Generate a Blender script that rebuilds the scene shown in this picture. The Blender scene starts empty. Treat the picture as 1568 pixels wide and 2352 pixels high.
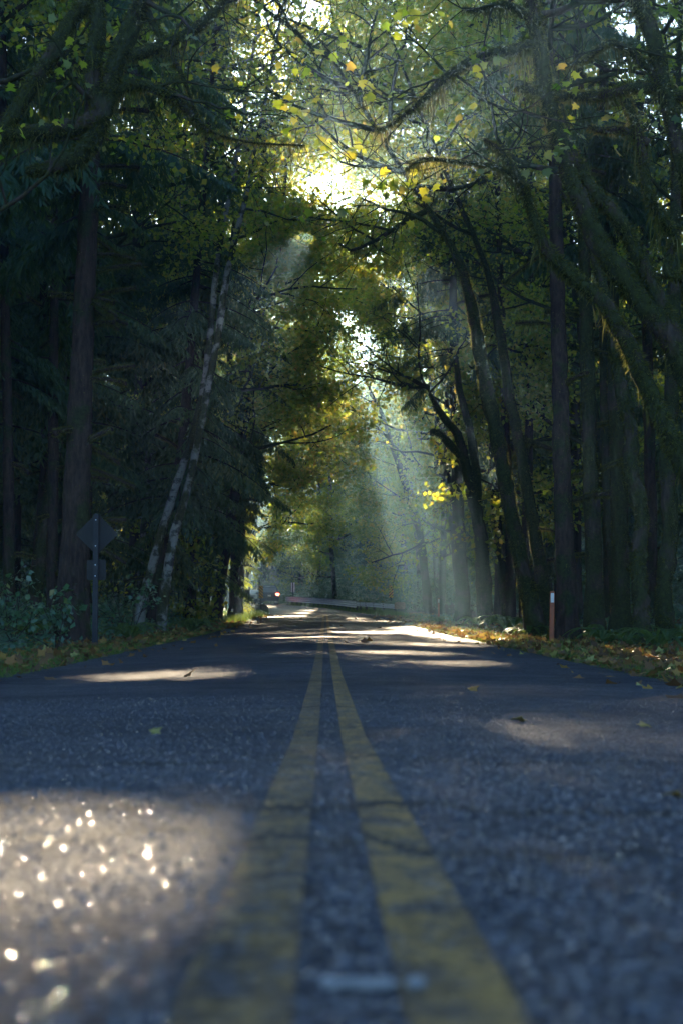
import bpy, bmesh, math, random
import numpy as np
from mathutils import Vector, Matrix, Quaternion

R = math.radians
rng = np.random.default_rng(11)
random.seed(5)
sc = bpy.context.scene
COL = sc.collection

# ------------------------------------------------------------------ camera, sky, sun, exposure
F = 1422.0                      # focal length in pixels of a 1024-pixel-high frame (50 mm)
PITCH = math.atan(91 / F)
cam_d = bpy.data.cameras.new('camera')
cam_d.lens = 50; cam_d.sensor_fit = 'VERTICAL'; cam_d.sensor_height = 36; cam_d.sensor_width = 24
cam_d.clip_start = 0.05; cam_d.clip_end = 3000
cam_d.dof.use_dof = True; cam_d.dof.focus_distance = 31; cam_d.dof.aperture_fstop = 3.4
cam_d.dof.aperture_blades = 0
cam = bpy.data.objects.new('camera', cam_d); COL.objects.link(cam)
cam.location = (0, 0, 0); cam.rotation_euler = (R(90) + PITCH, 0, 0)
sc.camera = cam

SUN_EL, SUN_AZ = R(15.4), R(-0.8)      # azimuth measured from +Y towards +X
SUN = Vector((math.sin(SUN_AZ) * math.cos(SUN_EL), math.cos(SUN_AZ) * math.cos(SUN_EL), math.sin(SUN_EL)))
world = bpy.data.worlds.new('World'); sc.world = world; world.use_nodes = True
wn = world.node_tree; wn.nodes.clear()
sky = wn.nodes.new('ShaderNodeTexSky'); sky.sky_type = 'NISHITA'; sky.sun_disc = False
sky.sun_elevation = SUN_EL; sky.sun_rotation = SUN_AZ; sky.air_density = 1.0; sky.dust_density = 0.6; sky.ozone_density = 5.0
bg = wn.nodes.new('ShaderNodeBackground'); bg.inputs[1].default_value = 0.05
wo = wn.nodes.new('ShaderNodeOutputWorld')
wn.links.new(sky.outputs[0], bg.inputs[0]); wn.links.new(bg.outputs[0], wo.inputs[0])
sun_d = bpy.data.lights.new('sun', 'SUN'); sun_d.energy = 5.0; sun_d.angle = R(0.5); sun_d.color = (1.0, 0.80, 0.54)
sun = bpy.data.objects.new('sun', sun_d); COL.objects.link(sun)
sun.rotation_euler = SUN.to_track_quat('Z', 'Y').to_euler(); sun.location = (0, 0, 60)
sc.view_settings.view_transform = 'Standard'; sc.view_settings.look = 'None'
sc.view_settings.exposure = 3.05; sc.view_settings.gamma = 1.0
cy = sc.cycles
cy.max_bounces = 5; cy.diffuse_bounces = 3; cy.glossy_bounces = 2; cy.transmission_bounces = 3
cy.volume_bounces = 0; cy.transparent_max_bounces = 4
cy.use_denoising = True; cy.sample_clamp_indirect = 4.0; cy.caustics_reflective = False; cy.caustics_refractive = False
cy.use_adaptive_sampling = True; cy.adaptive_threshold = 0.012

# ------------------------------------------------------------------ helpers
S = 2.2991                      # the photograph was measured on a 1568-pixel-wide view
cp, sp = math.cos(PITCH), math.sin(PITCH)
def P(x, y, d):
    """World point at distance d along the road that the photograph shows at (x, y)."""
    u = (x / S - 341) / F; v = (512 - y / S) / F
    k = d / (cp - v * sp)
    return np.array([u * k, d, (sp + v * cp) * k])
def W(w, d): return w / S * d / F     # a width in the photograph at distance d, in metres

def reseed(k):
    global rng
    rng = np.random.default_rng(k)
def road_z(y):
    return np.interp(y, [-30, 0, 1.2, 6, 13.7, 22, 39, 53, 79, 90, 100, 108, 120, 140, 160, 250, 700],
                     [-.25, -.33, -.35, -.56, -.70, -.74, -.80, -.80, -.72, -.72, -.72, -.62, -.42, -.12, .1, .6, 4])
def road_x(y):
    y = np.asarray(y, float)
    e = np.clip(y - 85, 0, None)
    c = .02 - .0115 * y - .0024 * e * e
    return np.where(y > 170, .02 - .0115 * 170 - .0024 * 85 ** 2 - (y - 170) * .42, c)
HALF = 3.35
_ph = rng.random((8, 3)) * 6.28
def gnoise(x, y):
    n = 0
    for i, (f, a) in enumerate([(.07, .5), (.19, .3), (.5, .13), (1.1, .06)]):
        n = n + a * np.sin(x * f * 1.3 + _ph[i, 0] + 1.7 * np.sin(y * f * .7 + _ph[i, 1])) * np.cos(y * f + _ph[i, 2])
    return n
def ground_z(x, y):
    x = np.asarray(x, float); y = np.asarray(y, float)
    s = x - road_x(y); a = np.abs(s)
    z = road_z(y) - .02 * np.minimum(a, HALF)
    edge = np.clip((a - HALF) / 1.2, 0, 1)
    far = np.clip((a - 4.6) / 5, 0, 1); far = far * far * (3 - 2 * far)
    z = z - .02 * edge + np.where(s < 0, .55, .04) * far * np.clip((92 - y) / 35, .02, 1)
    z = z + gnoise(x, y) * .22 * np.clip((a - 4) / 6, 0, 1) + .03 * np.clip(a - 12, 0, 60)
    z = z + np.where(y > 150, (y - 150) * .03, 0) * np.clip((a - 5) / 10, 0, 1)
    return z - .05 * np.clip((HALF + .1 - a) / .1, 0, 1)

def new_mesh(name, verts, faces, tint=None, smooth=False):
    """faces: (m, k) int array, or a list of such arrays."""
    if isinstance(faces, np.ndarray): faces = [faces]
    me = bpy.data.meshes.new(name)
    verts = np.ascontiguousarray(verts, np.float32)
    me.vertices.add(len(verts)); me.vertices.foreach_set('co', verts.ravel())
    li = np.concatenate([f.ravel() for f in faces]).astype(np.int32)
    tot = np.concatenate([np.full(len(f), f.shape[1]) for f in faces]).astype(np.int32)
    me.loops.add(len(li)); me.loops.foreach_set('vertex_index', li)
    me.polygons.add(len(tot))
    me.polygons.foreach_set('loop_start', np.concatenate([[0], np.cumsum(tot)[:-1]]).astype(np.int32))
    me.polygons.foreach_set('loop_total', tot)
    if smooth: me.polygons.foreach_set('use_smooth', np.ones(len(tot), bool))
    if tint is not None:
        a = me.attributes.new('tint', 'FLOAT', 'FACE'); a.data.foreach_set('value', np.asarray(tint, np.float32))
    me.update(calc_edges=True)
    return me
def link(name, me, mat, parent=None):
    o = bpy.data.objects.new(name, me); COL.objects.link(o)
    if mat is not None:
        for m in (mat if isinstance(mat, (list, tuple)) else [mat]): me.materials.append(m)
    if parent is not None:
        o.parent = parent
    return o
def tag(o, label=None, cat=None, group=None, kind=None):
    if label: o['label'] = label
    if cat: o['category'] = cat
    if group: o['group'] = group
    if kind: o['kind'] = kind
    return o
def empty(name, loc=(0, 0, 0), rz=0):
    o = bpy.data.objects.new(name, None); COL.objects.link(o)
    o.location = loc; o.rotation_euler = (0, 0, rz); o.empty_display_size = .3
    return o

class MB:
    """Collects arrays of geometry for one mesh."""
    def __init__(s): s.v = []; s.f = {}; s.n = 0; s.t = {}
    def add(s, v, f, tint=None):
        v = np.asarray(v, float).reshape(-1, 3); f = np.asarray(f, int)
        k = f.shape[1]
        s.f.setdefault(k, []).append(f + s.n); s.v.append(v); s.n += len(v)
        s.t.setdefault(k, []).append(np.full(len(f), .5) if tint is None else np.broadcast_to(tint, (len(f),)))
    def take(s, o):
        """Moves another builder's geometry into this one."""
        if not o.n: return
        for k in o.f:
            s.f.setdefault(k, []).extend([q + s.n for q in o.f[k]]); s.t.setdefault(k, []).extend(o.t[k])
        s.v.extend(o.v); s.n += o.n; o.v = []; o.f = {}; o.t = {}; o.n = 0
    def mesh(s, name, smooth=False, off=(0, 0, 0)):
        ks = sorted(s.f)
        return new_mesh(name, np.concatenate(s.v) - np.asarray(off), [np.concatenate(s.f[k]) for k in ks],
                        np.concatenate([np.concatenate(s.t[k]) for k in ks]), smooth)
    def build(s, name, mat, parent=None, smooth=False):
        off = (0, 0, 0)
        if parent is not None and parent.type == 'EMPTY' and s.__dict__.get('world', True): off = tuple(parent.location)
        return link(name, s.mesh(name, smooth, off), mat, parent)

def frames(p):
    """Tangent, normal, binormal along a polyline."""
    t = np.gradient(p, axis=0); t /= np.linalg.norm(t, axis=1, keepdims=True) + 1e-9
    ref = np.array([0.31, 1, 0.17]) if abs(t[0][1]) < .9 else np.array([1, 0, .2])
    n = np.cross(t, ref); n /= np.linalg.norm(n, axis=1, keepdims=True) + 1e-9
    return t, n, np.cross(t, n)
def smooth_path(p, k=6):
    p = np.asarray(p, float)
    if len(p) < 3: 
        return np.array([p[0] + (p[-1] - p[0]) * i / k for i in range(k + 1)])
    q = np.vstack([2 * p[0] - p[1], p, 2 * p[-1] - p[-2]])
    out = []
    for i in range(1, len(q) - 2):
        for j in range(k):
            u = j / k
            out.append(.5 * (2 * q[i] + (q[i + 1] - q[i - 1]) * u + (2 * q[i - 1] - 5 * q[i] + 4 * q[i + 1] - q[i + 2]) * u * u
                             + (3 * q[i] - q[i - 1] - 3 * q[i + 1] + q[i + 2]) * u ** 3))
    out.append(q[-2]); return np.array(out)
def tube(mb, p, r, sides=8, lump=0.0, close=True, tint=.5):
    p = np.asarray(p, float); r = np.broadcast_to(r, (len(p),)).astype(float)
    n = len(p)
    t, a, b = frames(p)
    th = np.arange(sides) / sides * 2 * math.pi
    rr = np.repeat(r[:, None], sides, 1)
    if lump:
        s = np.concatenate([[0], np.cumsum(np.linalg.norm(np.diff(p, axis=0), axis=1))])
        f = rng.random(6) * 6.28
        k = .9 / max(r.mean(), .03)
        rr = rr * (1 + lump * (.5 * np.sin(s[:, None] * k * .9 + 2 * np.sin(th + f[0]) + f[1]) + .5 * np.sin(s[:, None] * k * 2.1 + th * 2 + f[2])
                               + .35 * np.sin(s[:, None] * k * 4.3 + th * 3 + f[3])) + lump * .5 * rng.normal(size=rr.shape))
    v = p[:, None, :] + rr[:, :, None] * (np.cos(th)[None, :, None] * a[:, None, :] + np.sin(th)[None, :, None] * b[:, None, :])
    i = np.arange(n - 1)[:, None] * sides; j = np.arange(sides)[None, :]; j2 = (j + 1) % sides
    f = np.stack([i + j, i + j2, i + sides + j2, i + sides + j], -1).reshape(-1, 4)
    mb.add(v.reshape(-1, 3), f, tint)
    if close:
        e = v[-1]; c = e.mean(0) + t[-1] * r[-1] * .6
        mb.add(np.vstack([e, c]), np.array([[k_, (k_ + 1) % sides, sides] for k_ in range(sides)]), tint)

def rot_z(a):
    c, s = math.cos(a), math.sin(a); return np.array([[c, -s, 0], [s, c, 0], [0, 0, 1.]])
def unit(v): return v / (np.linalg.norm(v, axis=-1, keepdims=True) + 1e-9)
def rand_unit(n): return unit(rng.normal(size=(n, 3)))

def quads(c, d, nrm, L, Wd, tint, mb, fold=.15):
    """Diamond-ish leaves: centre base c, direction d, plane normal nrm, length L, width Wd (arrays)."""
    side = unit(np.cross(d, nrm)); up = unit(np.cross(side, d))
    L = np.broadcast_to(L, (len(c),))[:, None]; Wd = np.broadcast_to(Wd, (len(c),))[:, None]
    a = c; b = c + d * L * .5 + side * Wd * .5 - up * Wd * fold; t = c + d * L; e = c + d * L * .5 - side * Wd * .5 - up * Wd * fold
    v = np.stack([a, b, t, e], 1).reshape(-1, 3)
    mb.add(v, np.arange(len(v)).reshape(-1, 4), tint)
MAPLE = np.array([(0, 0), (.22, -.04), (.50, .10), (.34, .28), (.56, .52), (.26, .56), (.16, .68), (0, 1), (-.16, .68), (-.26, .56), (-.56, .52), (-.34, .28), (-.50, .10), (-.22, -.04)])
def maples(c, d, nrm, L, tint, mb):
    side = unit(np.cross(d, nrm)); up = unit(np.cross(side, d))
    L = np.broadcast_to(L, (len(c),))[:, None, None]
    m = MAPLE[None, :, :]
    curl = -.25 * np.abs(m[..., 0:1])
    v = c[:, None, :] + L * (side[:, None, :] * m[..., 0:1] + d[:, None, :] * m[..., 1:2] + up[:, None, :] * curl)
    k = len(MAPLE)
    mb.add(v.reshape(-1, 3), np.arange(len(c) * k).reshape(-1, k), tint)

# ------------------------------------------------------------------ materials
def mat(name):
    m = bpy.data.materials.new(name); m.use_nodes = True; m.node_tree.nodes.clear()
    return m, m.node_tree.nodes, m.node_tree.links
def ramp(ns, stops):
    r = ns.new('ShaderNodeValToRGB'); e = r.color_ramp.elements
    while len(e) > len(stops): e.remove(e[-1])
    while len(e) < len(stops): e.new(.5)
    for q, (p, c) in zip(e, stops): q.position = p; q.color = (*c, 1)
    return r
def noise(ns, ls, vec, scale, detail=4, rough=.6):
    n = ns.new('ShaderNodeTexNoise'); n.inputs['Scale'].default_value = scale; n.inputs['Detail'].default_value = detail
    n.inputs['Roughness'].default_value = rough
    if vec is not None: ls.new(vec, n.inputs['Vector'])
    return n
def mathn(ns, ls, op, a, b=None, c=None, clamp=False):
    m = ns.new('ShaderNodeMath'); m.operation = op; m.use_clamp = clamp
    for i, q in enumerate((a, b, c)):
        if q is None: continue
        if isinstance(q, (int, float)): m.inputs[i].default_value = q
        else: ls.new(q, m.inputs[i])
    return m.outputs[0]
def mixc(ns, ls, fac, a, b):
    m = ns.new('ShaderNodeMix'); m.data_type = 'RGBA'
    for s_, q in ((0, fac), (6, a), (7, b)):
        if isinstance(q, (int, float)): m.inputs[s_].default_value = q
        elif isinstance(q, tuple): m.inputs[s_].default_value = (*q, 1)
        else: ls.new(q, m.inputs[s_])
    return m.outputs[2]
def leaf_mat(name, stops, tstops, trans=.45, rough=.45, spec=.4):
    m, ns, ls = mat(name)
    at = ns.new('ShaderNodeAttribute'); at.attribute_name = 'tint'
    r = ramp(ns, stops); ls.new(at.outputs['Fac'], r.inputs[0])
    r2 = ramp(ns, tstops); ls.new(at.outputs['Fac'], r2.inputs[0])
    p = ns.new('ShaderNodeBsdfPrincipled'); ls.new(r.outputs[0], p.inputs['Base Color'])
    p.inputs['Roughness'].default_value = rough; p.inputs['Specular IOR Level'].default_value = spec
    t = ns.new('ShaderNodeBsdfTranslucent'); ls.new(r2.outputs[0], t.inputs[0])
    mx = ns.new('ShaderNodeMixShader'); mx.inputs[0].default_value = trans
    ls.new(p.outputs[0], mx.inputs[1]); ls.new(t.outputs[0], mx.inputs[2])
    o = ns.new('ShaderNodeOutputMaterial'); ls.new(mx.outputs[0], o.inputs[0])
    return m
M = {}
M['maple_leaf'] = leaf_mat('maple_leaf', [(0, (.035, .07, .02)), (.55, (.06, .11, .02)), (.8, (.12, .14, .02)), (.95, (.2, .13, .02)), (1, (.24, .11, .02))],
                           [(0, (.26, .46, .02)), (.5, (.54, .60, .03)), (.8, (.78, .66, .06)), (1, (.70, .50, .06))], .6, .3, .8)
M['shrub_leaf'] = leaf_mat('shrub_leaf', [(0, (.035, .09, .05)), (.6, (.07, .16, .08)), (.9, (.11, .19, .06)), (1, (.2, .16, .03))],
                           [(0, (.08, .2, .04)), (.6, (.14, .3, .05)), (1, (.35, .38, .05))], .3, .28, .9)
M['needle'] = leaf_mat('conifer_needle', [(0, (.026, .06, .036)), (.6, (.045, .10, .05)), (1, (.09, .13, .05))],
                       [(0, (.10, .17, .03)), (.6, (.20, .28, .03)), (1, (.42, .40, .06))], .42, .5, .4)
M['cedar'] = leaf_mat('backlit_cedar_spray', [(0, (.05, .09, .015)), (1, (.10, .14, .02))], [(0, (.35, .48, .03)), (1, (.7, .68, .06))], .55, .45, .4)  # cedar's yellower green, brightened to put the backlit glow in its colour
M['fern'] = leaf_mat('fern_frond', [(0, (.03, .07, .02)), (1, (.07, .13, .03))], [(0, (.15, .28, .04)), (1, (.35, .42, .06))], .45, .45, .4)
M['moss'] = leaf_mat('moss', [(0, (.045, .06, .014)), (.6, (.085, .10, .022)), (1, (.14, .13, .04))],
                     [(0, (.14, .14, .03)), (.6, (.24, .24, .06)), (1, (.40, .33, .11))], .5, .8, .1)
M['grass'] = leaf_mat('grass', [(0, (.05, .10, .02)), (.7, (.09, .15, .025)), (1, (.16, .16, .04))], [(0, (.12, .26, .03)), (1, (.3, .36, .05))], .4, .5, .3)
M['dead_leaf'] = leaf_mat('dead_leaf', [(0, (.07, .04, .02)), (.4, (.17, .085, .03)), (.7, (.32, .15, .04)), (.9, (.44, .27, .06)), (1, (.36, .34, .1))],
                          [(0, (.12, .06, .02)), (.5, (.3, .14, .04)), (1, (.5, .36, .08))], .3, .55, .3)

def bark_mat(name, base, light, moss, moss_amt, scale=3.0, patches=0.0):
    m, ns, ls = mat(name)
    tc = ns.new('ShaderNodeNewGeometry'); mp = ns.new('ShaderNodeMapping'); mp.inputs['Scale'].default_value = (1, 1, .28)
    ls.new(tc.outputs['Position'], mp.inputs[0])
    n1 = noise(ns, ls, mp.outputs[0], scale * 4, 6, .7)
    col = ramp(ns, [(.35, base), (.7, light)]); ls.new(n1.outputs[0], col.inputs[0]); c = col.outputs[0]
    if patches:
        mq = ns.new('ShaderNodeMapping'); mq.inputs['Scale'].default_value = (1, 1, 1.6); ls.new(tc.outputs['Position'], mq.inputs[0])
        n3 = noise(ns, ls, mq.outputs[0], 3.2, 4, .65)
        k = ramp(ns, [(.5 - patches * .1, (0, 0, 0)), (.56 - patches * .1, (1, 1, 1))]); ls.new(n3.outputs[0], k.inputs[0])
        c = mixc(ns, ls, k.outputs[0], c, (.24, .225, .20))
    n2 = noise(ns, ls, tc.outputs['Position'], 1.7, 5, .6)
    k2 = ramp(ns, [(.62 - moss_amt * .3, (0, 0, 0)), (.70 - moss_amt * .3, (1, 1, 1))]); ls.new(n2.outputs[0], k2.inputs[0])
    n4 = noise(ns, ls, tc.outputs['Position'], 14, 5, .75); mr = ramp(ns, [(.35, tuple(q * .4 for q in moss)), (.7, tuple(q * 1.7 for q in moss))]); ls.new(n4.outputs[0], mr.inputs[0])
    c = mixc(ns, ls, k2.outputs[0], c, mr.outputs[0])
    p = ns.new('ShaderNodeBsdfPrincipled'); ls.new(c, p.inputs['Base Color']); p.inputs['Roughness'].default_value = .85
    p.inputs['Specular IOR Level'].default_value = .2
    bp = ns.new('ShaderNodeBump'); bp.inputs['Strength'].default_value = .9; bp.inputs['Distance'].default_value = .06
    ls.new(n1.outputs[0], bp.inputs['Height']); ls.new(bp.outputs[0], p.inputs['Normal'])
    o = ns.new('ShaderNodeOutputMaterial'); ls.new(p.outputs[0], o.inputs[0])
    return m
M['bark'] = bark_mat('conifer_bark', (.018, .012, .009), (.085, .052, .038), (.03, .036, .010), .3)
M['mossy'] = bark_mat('mossy_bark', (.03, .022, .016), (.10, .07, .05), (.036, .042, .011), .75)
M['alder'] = bark_mat('alder_bark', (.035, .03, .027), (.12, .11, .095), (.045, .045, .015), .55, patches=1.0)

def simple(name, col, rough=.5, metal=0, spec=.5, emit=None, bump=0, var=.25, vscale=8):
    m, ns, ls = mat(name)
    p = ns.new('ShaderNodeBsdfPrincipled'); p.inputs['Roughness'].default_value = rough; p.inputs['Metallic'].default_value = metal
    p.inputs['Specular IOR Level'].default_value = spec
    tc = ns.new('ShaderNodeTexCoord'); n = noise(ns, ls, tc.outputs['Object'], vscale, 5, .6)
    r = ramp(ns, [(.3, tuple(c * (1 - var) for c in col)), (.7, tuple(min(1, c * (1 + var)) for c in col))]); ls.new(n.outputs[0], r.inputs[0])
    ls.new(r.outputs[0], p.inputs['Base Color'])
    if emit: p.inputs['Emission Color'].default_value = (*emit[0], 1); p.inputs['Emission Strength'].default_value = emit[1]
    if bump:
        b = ns.new('ShaderNodeBump'); b.inputs['Strength'].default_value = bump; b.inputs['Distance'].default_value = .01
        ls.new(n.outputs[0], b.inputs['Height']); ls.new(b.outputs[0], p.inputs['Normal'])
    o = ns.new('ShaderNodeOutputMaterial'); ls.new(p.outputs[0], o.inputs[0]); return m
M['alu'] = simple('weathered_aluminium', (.022, .02, .018), .75, .1, var=.12)
M['post_dark'] = simple('dark_post_paint', (.02, .02, .022), .7)
M['post_red'] = simple('red_brown_delineator', (.34, .085, .03), .5)
M['reflector'] = simple('white_reflective_sheet', (.75, .72, .68), .4, var=.05)
M['orange'] = simple('orange_stake', (.6, .2, .03), .5)
M['galv'] = simple('galvanised_steel', (.68, .74, .82), .5, .0, var=.1)
M['wood_post'] = simple('guardrail_post', (.05, .04, .035), .8)
M['concrete'] = simple('old_concrete', (.22, .2, .17), .9, bump=.5)
M['tan'] = simple('tan_terminal', (.36, .27, .17), .7)
M['white'] = simple('white_panel', (.7, .7, .72), .5, var=.04)
M['car_blue'] = simple('dark_blue_paint', (.045, .075, .14), .22, .2, var=.05)
M['car_black'] = simple('black_paint', (.012, .014, .018), .22, .2, var=.05)
M['glass'] = simple('sky_tinted_glass', (.12, .19, .30), .15, .0, 1.0, var=.02)  # blue base colour stands for the sky mirrored in the windows
M['tyre'] = simple('tyre_rubber', (.015, .015, .015), .85)
M['chrome'] = simple('chrome_trim', (.6, .62, .65), .2, 1.0, var=.03)
M['tail_lit'] = simple('lit_tail_light', (.5, .02, .02), .3, emit=((1, .08, .04), 9))
M['tail'] = simple('tail_light_red', (.35, .02, .03), .25, emit=((1, .05, .05), .6))
M['black'] = simple('black_plastic', (.02, .02, .022), .5)
M['headlamp'] = simple('headlamp_glass', (.6, .65, .7), .15)

def stripe_mat(name, sgn):
    m, ns, ls = mat(name)
    tc = ns.new('ShaderNodeTexCoord'); sx = ns.new('ShaderNodeSeparateXYZ'); ls.new(tc.outputs['Object'], sx.inputs[0])
    a = mathn(ns, ls, 'MULTIPLY', sx.outputs[0], sgn); a = mathn(ns, ls, 'ADD', a, sx.outputs[2])
    a = mathn(ns, ls, 'MULTIPLY', a, 4.6); a = mathn(ns, ls, 'FRACT', mathn(ns, ls, 'ADD', a, 10.0)); a = mathn(ns, ls, 'GREATER_THAN', a, .5)
    c = mixc(ns, ls, a, (.015, .014, .012), (.78, .42, .04))
    p = ns.new('ShaderNodeBsdfPrincipled'); p.inputs['Roughness'].default_value = .5; ls.new(c, p.inputs['Base Color'])
    o = ns.new('ShaderNodeOutputMaterial'); ls.new(p.outputs[0], o.inputs[0]); return m
M['stripe_down'] = stripe_mat('striped_panel_falling', 1.0)
M['stripe_up'] = stripe_mat('striped_panel_rising', -1.0)

def ground_mat():
    m, ns, ls = mat('forest_floor')
    g = ns.new('ShaderNodeNewGeometry')
    n1 = noise(ns, ls, g.outputs['Position'], .9, 6, .65); n2 = noise(ns, ls, g.outputs['Position'], 9, 6, .75)
    v = ns.new('ShaderNodeTexVoronoi'); v.inputs['Scale'].default_value = 11; ls.new(g.outputs['Position'], v.inputs['Vector'])
    r1 = ramp(ns, [(.3, (.03, .02, .013)), (.55, (.075, .048, .027)), (.75, (.12, .07, .03))]); ls.new(n2.outputs[0], r1.inputs[0])
    sepc = ns.new('ShaderNodeSeparateColor'); ls.new(v.outputs['Color'], sepc.inputs[0])
    r3 = ramp(ns, [(.0, (.05, .03, .018)), (.6, (.10, .055, .03)), (1, (.2, .10, .03))]); ls.new(sepc.outputs[0], r3.inputs[0])
    c = mixc(ns, ls, .5, r1.outputs[0], r3.outputs[0])
    k = ramp(ns, [(.45, (0, 0, 0)), (.58, (1, 1, 1))]); ls.new(n1.outputs[0], k.inputs[0])
    c = mixc(ns, ls, k.outputs[0], c, (.035, .06, .015))
    p = ns.new('ShaderNodeBsdfPrincipled'); ls.new(c, p.inputs['Base Color']); p.inputs['Roughness'].default_value = .9
    b = ns.new('ShaderNodeBump'); b.inputs['Distance'].default_value = .06; ls.new(n2.outputs[0], b.inputs['Height']); ls.new(b.outputs[0], p.inputs['Normal'])
    o = ns.new('ShaderNodeOutputMaterial'); ls.new(p.outputs[0], o.inputs[0]); return m
def asphalt_nodes(ns, ls, g):
    """Returns colour, height and crack mask of the worn chip-seal asphalt."""
    pos = g.outputs['Position']
    v = ns.new('ShaderNodeTexVoronoi'); v.inputs['Scale'].default_value = 95; ls.new(pos, v.inputs['Vector'])
    v2 = ns.new('ShaderNodeTexVoronoi'); v2.inputs['Scale'].default_value = 38; ls.new(pos, v2.inputs['Vector'])
    n = noise(ns, ls, pos, 2.2, 5, .6); nb = noise(ns, ls, pos, .45, 4, .6)
    sx = ns.new('ShaderNodeSeparateXYZ'); ls.new(pos, sx.inputs[0])
    mask = None
    for y0, sl, w, ns_ in [(2.45, -.33, .045, 1.6), (3.15, -.05, .04, 1.1), (4.6, .10, .035, 1.3), (6.6, .03, .02, .9), (8.3, -.06, .02, .8), (12.4, .02, .03, .7), (17.5, -.04, .04, .6)]:
        cb = ns.new('ShaderNodeCombineXYZ'); ls.new(sx.outputs[0], cb.inputs[0]); cb.inputs[1].default_value = y0 * 7.3; cb.inputs[2].default_value = 0
        q = noise(ns, ls, cb.outputs[0], ns_ * 1.4, 7, .75)
        off = mathn(ns, ls, 'MULTIPLY', mathn(ns, ls, 'SUBTRACT', q.outputs[0], .5), 1.4)
        f = mathn(ns, ls, 'ADD', mathn(ns, ls, 'MULTIPLY', sx.outputs[0], sl), off)
        dd = mathn(ns, ls, 'ABSOLUTE', mathn(ns, ls, 'SUBTRACT', mathn(ns, ls, 'SUBTRACT', sx.outputs[1], y0), f))
        wn_ = mathn(ns, ls, 'MULTIPLY', n.outputs[0], w * 2.4)
        mk = mathn(ns, ls, 'LESS_THAN', dd, wn_)
        mask = mk if mask is None else mathn(ns, ls, 'MAXIMUM', mask, mk)
    return v, v2, n, nb, mask
def road_mat(kind):
    m, ns, ls = mat('worn_asphalt' if kind == 'road' else 'faded_yellow_paint')
    g = ns.new('ShaderNodeNewGeometry')
    v, v2, n, nb, mask = asphalt_nodes(ns, ls, g)
    sc_ = ns.new('ShaderNodeSeparateColor'); ls.new(v.outputs['Color'], sc_.inputs[0])
    r = ramp(ns, [(0, (.006, .008, .012)), (.65, (.019, .024, .036)), (.85, (.055, .062, .076)), (1, (.22, .23, .25))]); ls.new(sc_.outputs[0], r.inputs[0])
    base = r.outputs[0]
    k = ramp(ns, [(.36, (.42, .43, .48)), (.62, (1.05, 1.04, 1.03))]); ls.new(nb.outputs[0], k.inputs[0])
    mm = ns.new('ShaderNodeMix'); mm.data_type = 'RGBA'; mm.blend_type = 'MULTIPLY'; mm.inputs[0].default_value = 1
    ls.new(base, mm.inputs[6]); ls.new(k.outputs[0], mm.inputs[7]); base = mm.outputs[2]
    gr_ = noise(ns, ls, g.outputs['Position'], 42, 4, .8); gk = ramp(ns, [(.35, (.55, .55, .58)), (.68, (1.6, 1.6, 1.6))]); ls.new(gr_.outputs[0], gk.inputs[0])
    m2 = ns.new('ShaderNodeMix'); m2.data_type = 'RGBA'; m2.blend_type = 'MULTIPLY'; m2.inputs[0].default_value = 1; ls.new(base, m2.inputs[6]); ls.new(gk.outputs[0], m2.inputs[7]); base = m2.outputs[2]
    if kind != 'road':
        w1 = noise(ns, ls, g.outputs['Position'], 11, 9, .85)
        wk = ramp(ns, [(.44, (0, 0, 0)), (.56, (1, 1, 1))]); ls.new(w1.outputs[0], wk.inputs[0])
        pc = ramp(ns, [(0, (.17, .10, .028)), (1, (.46, .26, .06))]); ls.new(sc_.outputs[1], pc.inputs[0])
        base = mixc(ns, ls, mathn(ns, ls, 'MULTIPLY_ADD', wk.outputs[0], .82 if kind == 'line' else .62, .10 if kind == 'line' else .05), base, pc.outputs[0])
    base = mixc(ns, ls, mask, base, (.008, .008, .009))
    p = ns.new('ShaderNodeBsdfPrincipled'); ls.new(base, p.inputs['Base Color'])
    rr = ramp(ns, [(.3, (.58, .58, .58)), (.7, (.8, .8, .8))]); ls.new(n.outputs[0], rr.inputs[0]); ls.new(rr.outputs[0], p.inputs['Roughness'])
    p.inputs['Specular IOR Level'].default_value = .28
    h = mathn(ns, ls, 'ADD', mathn(ns, ls, 'MULTIPLY', v.outputs['Distance'], -.5), mathn(ns, ls, 'MULTIPLY', v2.outputs['Distance'], -.35))
    h = mathn(ns, ls, 'ADD', h, mathn(ns, ls, 'MULTIPLY', mask, -1.2))
    b = ns.new('ShaderNodeBump'); b.inputs['Distance'].default_value = .012; b.inputs['Strength'].default_value = .8
    ls.new(h, b.inputs['Height']); ls.new(b.outputs[0], p.inputs['Normal'])
    o = ns.new('ShaderNodeOutputMaterial'); ls.new(p.outputs[0], o.inputs[0]); return m
M['ground'] = ground_mat(); M['road'] = road_mat('road'); M['line_worn'] = road_mat('worn line'); M['line'] = road_mat('line')

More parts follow.
